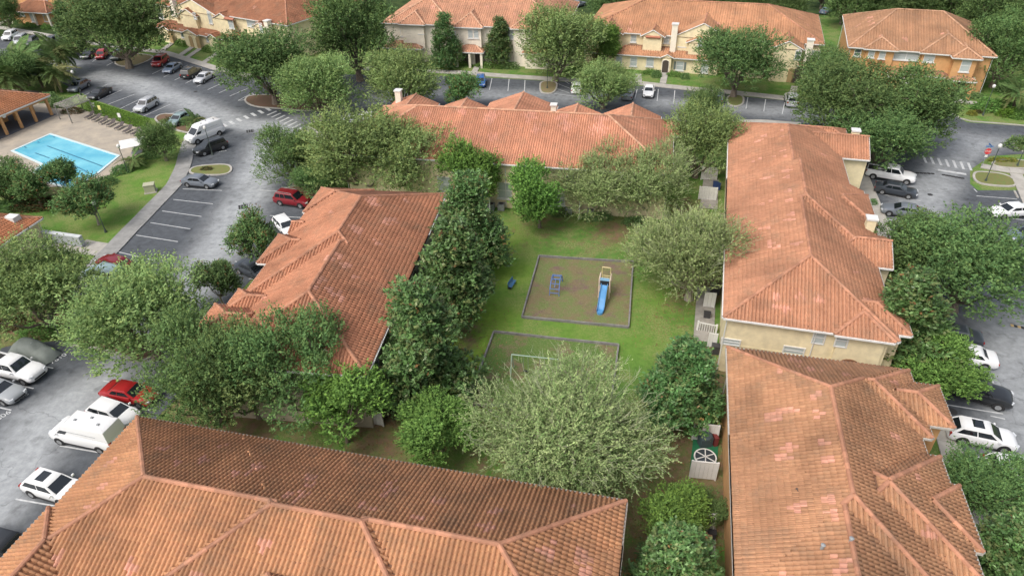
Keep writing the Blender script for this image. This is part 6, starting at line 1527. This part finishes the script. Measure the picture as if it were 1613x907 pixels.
# climbing frame: two arches of blue tube joined by bars
C0 = G(876, 444, .8); cf = thing('climbing_frame', 'blue arched tube climbing frame left of the slide', 'climbing frame', (C0[0], C0[1], 0), math.radians(78))
CB = mat('violet_blue_tube', (.10, .20, .48), .5)
Lc = 2.6
for s in (-1, 1):
    pts_ = [(-Lc * .5, s * .48, 0), (-Lc * .45, s * .46, .7), (-Lc * .28, s * .44, 1.15), (0, s * .42, 1.35), (Lc * .28, s * .44, 1.15), (Lc * .45, s * .46, .7), (Lc * .5, s * .48, 0)]
    MB().tube(pts_, .045, 6).obj('arch_rail', CB, cf)
for x, z in ((-1.25, .3), (-1.15, .72), (-.8, 1.12), (-.3, 1.33), (.3, 1.33), (.8, 1.12), (1.15, .72), (1.25, .3)):
    MB().tube([(x, -.46, z), (x, .46, z)], .035, 5).obj('bar', CB, cf)
MB().tube([(-1.1, 0, .9), (-.3, 0, 1.36)], .03, 5).obj('centre_bar', CB, cf)
# low swing beam frame in the second play area
for a, b_, c in (((806, 558), (880, 566), 1),):
    A, B = G(*a, 2.2), G(*b_, 2.2); sw = thing('swing_frame', 'pale green swing frame half hidden by the open tree', 'swing', (A[0], A[1], 0), math.atan2(B[1] - A[1], B[0] - A[0])); l_ = float(np.linalg.norm(B - A)); PG = mat('pale_green_tube', (.33, .45, .36), .5)
    MB().tube([(0, 0, 2.2), (l_, 0, 2.2)], .05, 6).obj('top_beam', PG, sw)
    for x in (0, l_):
        for s in (-1, 1): MB().tube([(x, 0, 2.2), (x, s * .8, 0)], .045, 6).obj('leg', PG, sw)
    for x in (l_ * .3, l_ * .65):
        MB().box((x, 0, .5), (.45, .2, .04)).obj('seat', TRIM, sw)
        for s in (-1, 1): MB().tube([(x + s * .2, 0, .5), (x + s * .2, 0, 2.2)], .012, 4).obj('chain', GREYM, sw)
# bench
P = G(806, 451); be = thing('park_bench', 'blue mesh park bench on the lawn left of the play area', 'bench', (P[0], P[1], 0), math.radians(68)); BB = mat('blue_green_mesh', (.06, .16, .30), .6); be.scale = (.85, .85, .85)
MB().box((0, -.1, .43), (1.6, .42, .04)).obj('seat', BB, be); MB().box((0, .16, .72), (1.6, .05, .42), rot=Matrix.Rotation(-.2, 3, 'X')).obj('backrest', BB, be)
for x in (-.65, .65): MB().box((x, 0, .21), (.06, .45, .42)).obj('leg', DARKM, be)

# ------------------------------------------------------------------ posts, signs, boxes
def lamp_post(px, py, h, label, ball=WHITE):
    P = G(px, py); r = thing('street_lamp', label, 'street lamp', (P[0], P[1], 0), 0, 'street lamps of the estate')
    MB().lathe([(.16, 0), (.16, .12), (.08, .5), (.055, .6), (.045, h)], n=8).obj('post', mat('dark_green_metal', (.06, .08, .07), .5), r)
    MB().lathe([(.05, h), (.12, h + .05), (.20, h + .12), (.24, h + .3), (.20, h + .46), (.10, h + .54), (0, h + .57)], n=12).obj('globe', ball, r, smooth=True)
for a in ((1552, 286, 4.5, 'tall lamp post with white globe on the island at the right'), (335, 244, 3.8, 'lamp post in front of the black wagon'), (128, 150, 3.8, 'lamp post beside the grey crossover in the hedge row'), (167, 366, 3.6, 'lamp post on the clubhouse lawn'), (95, 530, 3.6, 'lamp post near the covered car'), (862, 140, 3.8, 'lamp post on the island below the largest oak'), (1548, 182, 4.2, 'grey lamp post by the large clipped bush'), (202, 272, 3.6, 'lamp post at the pool corner'), (1602, 262, 3.6, 'lamp post at the right edge behind the dark bush')): lamp_post(*a)
P = G(1546, 263); ss = thing('stop_sign', 'red octagonal stop sign with street name blades at the right', 'sign', (P[0], P[1], 0), math.radians(-10))
MB().tube([(0, 0, 0), (0, 0, 3.1)], .035, 6).obj('post', GREYM, ss)
oc = [(.42 * math.cos(math.pi / 8 + k * math.pi / 4), .42 * math.sin(math.pi / 8 + k * math.pi / 4)) for k in range(8)]
MB().extr([(a, 2.2 + b_) for a, b_ in oc], -.06, -.03, 'y').obj('plate', mat('sign_red', (.60, .05, .06), .4), ss)
text_mesh('lettering', 'STOP', .32, WHITE, ss, (0, -.066, 2.2), (math.pi / 2, 0, 0))
MB().box((0, 0, 2.85), (.9, .03, .2)).obj('street_blade', mat('blade_blue', (.10, .20, .42), .5), ss); MB().box((0, 0, 3.06), (.03, .9, .2)).obj('street_blade', MATS['blade_blue'], ss)
MB().box((0, -.045, 1.55), (.35, .03, .3)).obj('lower_plate', WHITE, ss)
# mailbox cluster
A, B = G(74, 381), G(134, 390); rz = math.atan2(B[1] - A[1], B[0] - A[0]); l_ = float(np.linalg.norm(B - A)); mbx = thing('mailbox_cluster', 'row of grey cluster mailboxes on a slab by the clubhouse', 'mailbox', (A[0], A[1], 0), rz)
for k in range(6):
    u = l_ / 6; MB().box((u * (k + .5), 0, .85), (u - .05, .5, 1.15)).obj('mailbox', mat('mailbox_grey', (.36, .39, .40), .5, noise=.1), mbx)
    MB().box((u * (k + .5), 0, 1.46), (u - .03, .56, .06)).obj('lid', mat('mailbox_lid', (.58, .61, .62), .5), mbx); MB().box((u * (k + .5), 0, .13), (.3, .3, .28)).obj('pedestal', GREYM, mbx)
quadpx([(66, 376), (140, 384), (170, 396), (158, 404), (105, 398), (60, 392)], .04, 'mailbox_slab', CONC, kind='structure', h=.04)
P = G(238, 302); ub = thing('utility_box', 'beige utility cabinet on the curved lawn', 'utility box', (P[0], P[1], 0), .3); BG = mat('beige_cabinet', (.42, .42, .30), .6)
MB().box((0, 0, .55), (1.25, 1.0, 1.0)).obj('cabinet', BG, ub); MB().box((0, 0, 1.08), (1.35, 1.1, .08)).obj('lid', BG, ub); MB().box((0, 0, .04), (1.5, 1.3, .1)).obj('base_slab', CONC, ub)
IRON = mat('cast_iron', (.035, .035, .037), .7)
for px, py, s, lb, rd in ((394, 207, 1.1, 'square drain grate at the lane junction by the white van', 0), (383, 326, 1.1, 'square drain grate in the pale lane above the crape myrtle', 0), (1465, 307, .8, 'round manhole in the right lot', 1), (308, 145, .9, 'round manhole in the upper lane', 1), (1560, 700, .7, 'round manhole beside the white crossover', 1), (1500, 648, 1.0, 'oil stained drain cover near the black pickup', 1)):
    P = G(px, py); d = thing('drain_cover', lb, 'drain', (P[0], P[1], .03), .35, 'drain covers in the asphalt')
    if rd: MB().lathe([(0, .02), (.36 * s, .02), (.38 * s, 0), (.38 * s, -.05)], n=18).obj('lid', IRON, d)
    else:
        MB().box((0, 0, .0), (s, s, .03)).obj('frame', IRON, d)
        for k in range(6): MB().box((-s * .4 + k * s * .16, 0, .025), (.06, s * .85, .02)).obj('bar', GREYM if k % 2 else IRON, d)
# vent hood on pale kerb, wheel stops
for i, (a, b_) in enumerate((((1371, 288), (1375, 297)), ((1377, 303), (1382, 315)), ((1384, 320), (1388, 331)), ((1390, 338), (1395, 352)), ((1598, 302), (1603, 312)), ((1492, 700), (1500, 722)))):
    A, B = np.array(W2(*a)), np.array(W2(*b_)); c = (A + B) / 2; l_ = 1.8
    MB().extr([(-.1, .02), (.1, .02), (.07, .14), (-.07, .14)], -l_ / 2, l_ / 2, 'y').obj('wheel_stop', CONC, None, loc=(c[0], c[1], 0), rz=math.atan2(*(B - A)[::-1]) - math.pi / 2, label='concrete wheel stop %s' % ('in front of the white pickup', 'at the head of the dark sedan stall', 'third along the right hand walk', 'at the head of the grey sedan stall', 'at the head of the empty stall by the island', 'behind the white crossover')[i], cat='wheel stop', group='concrete wheel stops')

# ------------------------------------------------------------------ patios
def screen(px0, py0, px1, py1, h, label, m=WHITE, th=.08):
    A, B = G(px0, py0), G(px1, py1); rz = math.atan2(B[1] - A[1], B[0] - A[0]); l_ = float(np.linalg.norm(B - A)); s = thing('patio_screen', label, 'fence', (A[0], A[1], 0), rz, 'white privacy screens of the patios')
    n = max(2, int(l_ / .28))
    for k in range(n): MB().box((l_ * (k + .5) / n, 0, h / 2), (l_ / n - .015, .035, h - .12)).obj('board', m, s)
    MB().box((l_ / 2, 0, h), (l_, .09, .09)).obj('top_rail', m, s)
    for x in (0, l_): MB().box((x, 0, h / 2 + .04), (.12, .12, h + .08)).obj('post', m, s)
CR = mat('patio_concrete', (.36, .34, .31), .9, noise=.3, scale=1.5)
# patios along the right hand blocks
PL = mat('artificial_turf', (.02, .17, .075), 1.0, noise=.2)
def patio(pts, label, m=CR):
    o = quadpx(pts, .02, 'patio_slab', m, h=.05); o['label'] = label; o['category'] = 'patio'
patio([(1108, 282), (1132, 284), (1130, 330), (1102, 328)], 'concrete patio beside the upper part of the right block')
patio([(1098, 452), (1128, 454), (1124, 540), (1092, 536)], 'concrete patio with white balustrade by the cream wall corner')
patio([(1092, 690), (1132, 694), (1128, 745), (1086, 742)], 'patio covered in green artificial turf with a spoked table', PL)
patio([(1088, 810), (1128, 812), (1126, 890), (1100, 880)], 'concrete patio near the bottom edge')
patio([(586, 618), (620, 632), (612, 657), (580, 648), (572, 632)], 'paved patio at the corner of the left block', mat('stone_patio', (.30, .25, .20), .9, noise=.35))
screen(1104, 283, 1128, 284, 1.7, 'white screen highest up along the right block')
screen(1100, 314, 1127, 316, 1.7, 'white screen below the highest one along the right block')
screen(1108, 483, 1124, 485, 1.7, 'white screen above the balustrade patio')
screen(1114, 548, 1126, 550, 1.7, 'short white screen beside the orange topped magnolia')
screen(1090, 692, 1128, 697, 1.8, 'white screen above the green turf patio')
screen(1086, 752, 1126, 756, 1.8, 'white screen below the green turf patio')
screen(1084, 832, 1122, 836, 1.8, 'white screen near the bottom edge patio')
screen(578, 666, 604, 671, 1.5, 'white screen below the paved patio of the left block')
screen(772, 338, 773, 318, 2.0, 'white screen at the far cream wall left of the bright tree')
screen(912, 345, 914, 322, 2.0, 'white screen at the far cream wall between bright tree and broad oak')
# balustrade
A, B = G(1098, 520), G(1127, 526); rz = math.atan2(B[1] - A[1], B[0] - A[0]); l_ = float(np.linalg.norm(B - A)); bs = thing('balustrade', 'low white balustrade closing the patio by the cream wall corner', 'railing', (A[0], A[1], 0), rz)
MB().box((l_ / 2, 0, .95), (l_, .1, .08)).obj('rail', WHITE, bs)
for k in range(9): MB().box((l_ * k / 8, 0, .48), (.05, .05, .92)).obj('baluster', WHITE, bs)
for x in (0, l_): MB().box((x, 0, .55), (.16, .16, 1.1)).obj('post', WHITE, bs)
# spoked round table
P = G(1111, 719, .9); rt = thing('round_table', 'round table with white spokes and hub on the green turf patio', 'table', (P[0], P[1], 0), .3)
ring = MB(); N_ = 28; v = []
for k in range(N_):
    a = 2 * math.pi * k / N_
    for r_, z_ in ((.72, .74), (.82, .74), (.82, .80), (.72, .80)): v.append((r_ * math.cos(a), r_ * math.sin(a), z_ + .1))
ring.add(v, [(k * 4 + j, k * 4 + (j + 1) % 4, ((k + 1) % N_) * 4 + (j + 1) % 4, ((k + 1) % N_) * 4 + j) for k in range(N_) for j in range(4)]); ring.obj('rim', WHITE, rt)
for k in range(6):
    a = k * math.pi / 3; MB().box((.38 * math.cos(a), .38 * math.sin(a), .945), (.72, .07, .04), a).obj('spoke', WHITE, rt)
MB().lathe([(0, .92), (.72, .90), (.72, .88), (0, .90)], n=24).obj('glass_top', mat('dark_glass_top', (.05, .06, .07), .1), rt); MB().lathe([(.35, 0), (.35, .05), (.06, .08), (.06, .85)], n=10).obj('pedestal', DARKM, rt)
P = G(1111, 692, .6); gr = thing('barbecue', 'dark covered barbecue above the spoked table', 'barbecue', (P[0], P[1], 0), .2)
MB().box((0, 0, .5), (.9, .7, .95)).obj('cabinet', mat('slate_cover', (.07, .10, .12), .7), gr); MB().lathe([(.5, .95), (.48, 1.1), (.3, 1.22), (0, 1.26)], n=12).obj('hood', MATS['slate_cover'], gr, smooth=True); MB().box((.75, -.1, .5), (.3, .6, .9)).obj('side_shelf', mat('dark_red_cloth', (.17, .03, .03), .8), gr)
for i, (px, py, w, h, c_, lb) in enumerate(((1125, 462, .9, 1.0, DARKM, 'dark storage box against the cream block beside the wispy oak'), (1113, 500, .6, .6, DARKM, 'dark square seat on the balustrade patio'), (1128, 298, .9, .9, mat('navy_cover', (.02, .05, .16), .7), 'navy blue covered box on the uppermost patio'), (1127, 556, .8, .9, DARKM, 'dark chair beside the short white screen'), (1099, 847, .8, .6, DARKM, 'dark sofa below the lowest screen'), (1120, 846, .5, .6, DARKM, 'dark pot beside the lowest screen'))):
    P = G(px, py); o = thing('storage_box', lb, 'box', (P[0], P[1], .05), -.25)
    MB().box((0, 0, h * .45), (w, w * .7, h * .9)).obj('box', c_, o); MB().box((0, 0, h * .93), (w + .06, w * .7 + .06, h * .1)).obj('lid', c_, o)
P = G(1110, 849); o = thing('cardboard_box', 'tan cardboard box between dark furniture at the lowest patio', 'box', (P[0], P[1], .05), -.2); TB = mat('cardboard', (.42, .30, .18), .9)
MB().box((0, 0, .25), (.5, .45, .5)).obj('carton', TB, o)
for s in (-1, 1): MB().box((s * .34, 0, .5), (.2, .44, .02), rot=Matrix.Rotation(s * .5, 3, 'Y')).obj('flap', TB, o)
# air conditioning units at the far wall
for i, (px, py) in enumerate(((774, 330), (790, 330), (866, 332), (896, 336), (905, 332), (930, 340))):
    P = G(px, py); a = thing('air_conditioner', 'grey air conditioning unit %s by the far cream wall' % ('leftmost', 'second', 'third', 'behind the white screen', 'beside the white screen', 'rightmost')[i], 'air conditioner', (P[0], P[1], 0), -.2, 'air conditioning units')
    MB().box((0, 0, .42), (.8, .8, .8)).obj('casing', GREYM, a); MB().lathe([(0, .84), (.3, .84), (.32, .81)], n=12).obj('fan_grille', DARKM, a)
# fallen leaves scattered on the lawn beneath the trees
g = np.random.default_rng(77); n_ = 5200; ctr = [(640, 640), (740, 540), (968, 372), (1060, 500), (1090, 700), (1030, 880), (590, 690), (820, 690), (760, 370), (1100, 820)]
ci = g.integers(0, len(ctr), n_); cp = np.array([G(*c)[:2] for c in ctr])[ci] + g.normal(0, 3.0, (n_, 2)); P_ = np.concatenate([cp, np.full((n_, 1), .03)], 1)
v, f = leaf_quads(P_, unit(g.normal(size=(n_, 3)) * (1, 1, .1)), unit(g.normal(size=(n_, 3)) * .2 + (0, 0, 1)), g.uniform(.12, .22, n_), g.uniform(.06, .11, n_))
c = np.array([(.23, .13, .06), (.30, .18, .08), (.15, .10, .06)])[g.integers(0, 3, n_)]
link('fallen_leaves', mesh('fallen_leaves', v, f, LEAF, np.repeat(c, 4, 0)), kind='stuff', label='brown fallen leaves scattered beneath the courtyard trees', cat='leaves')
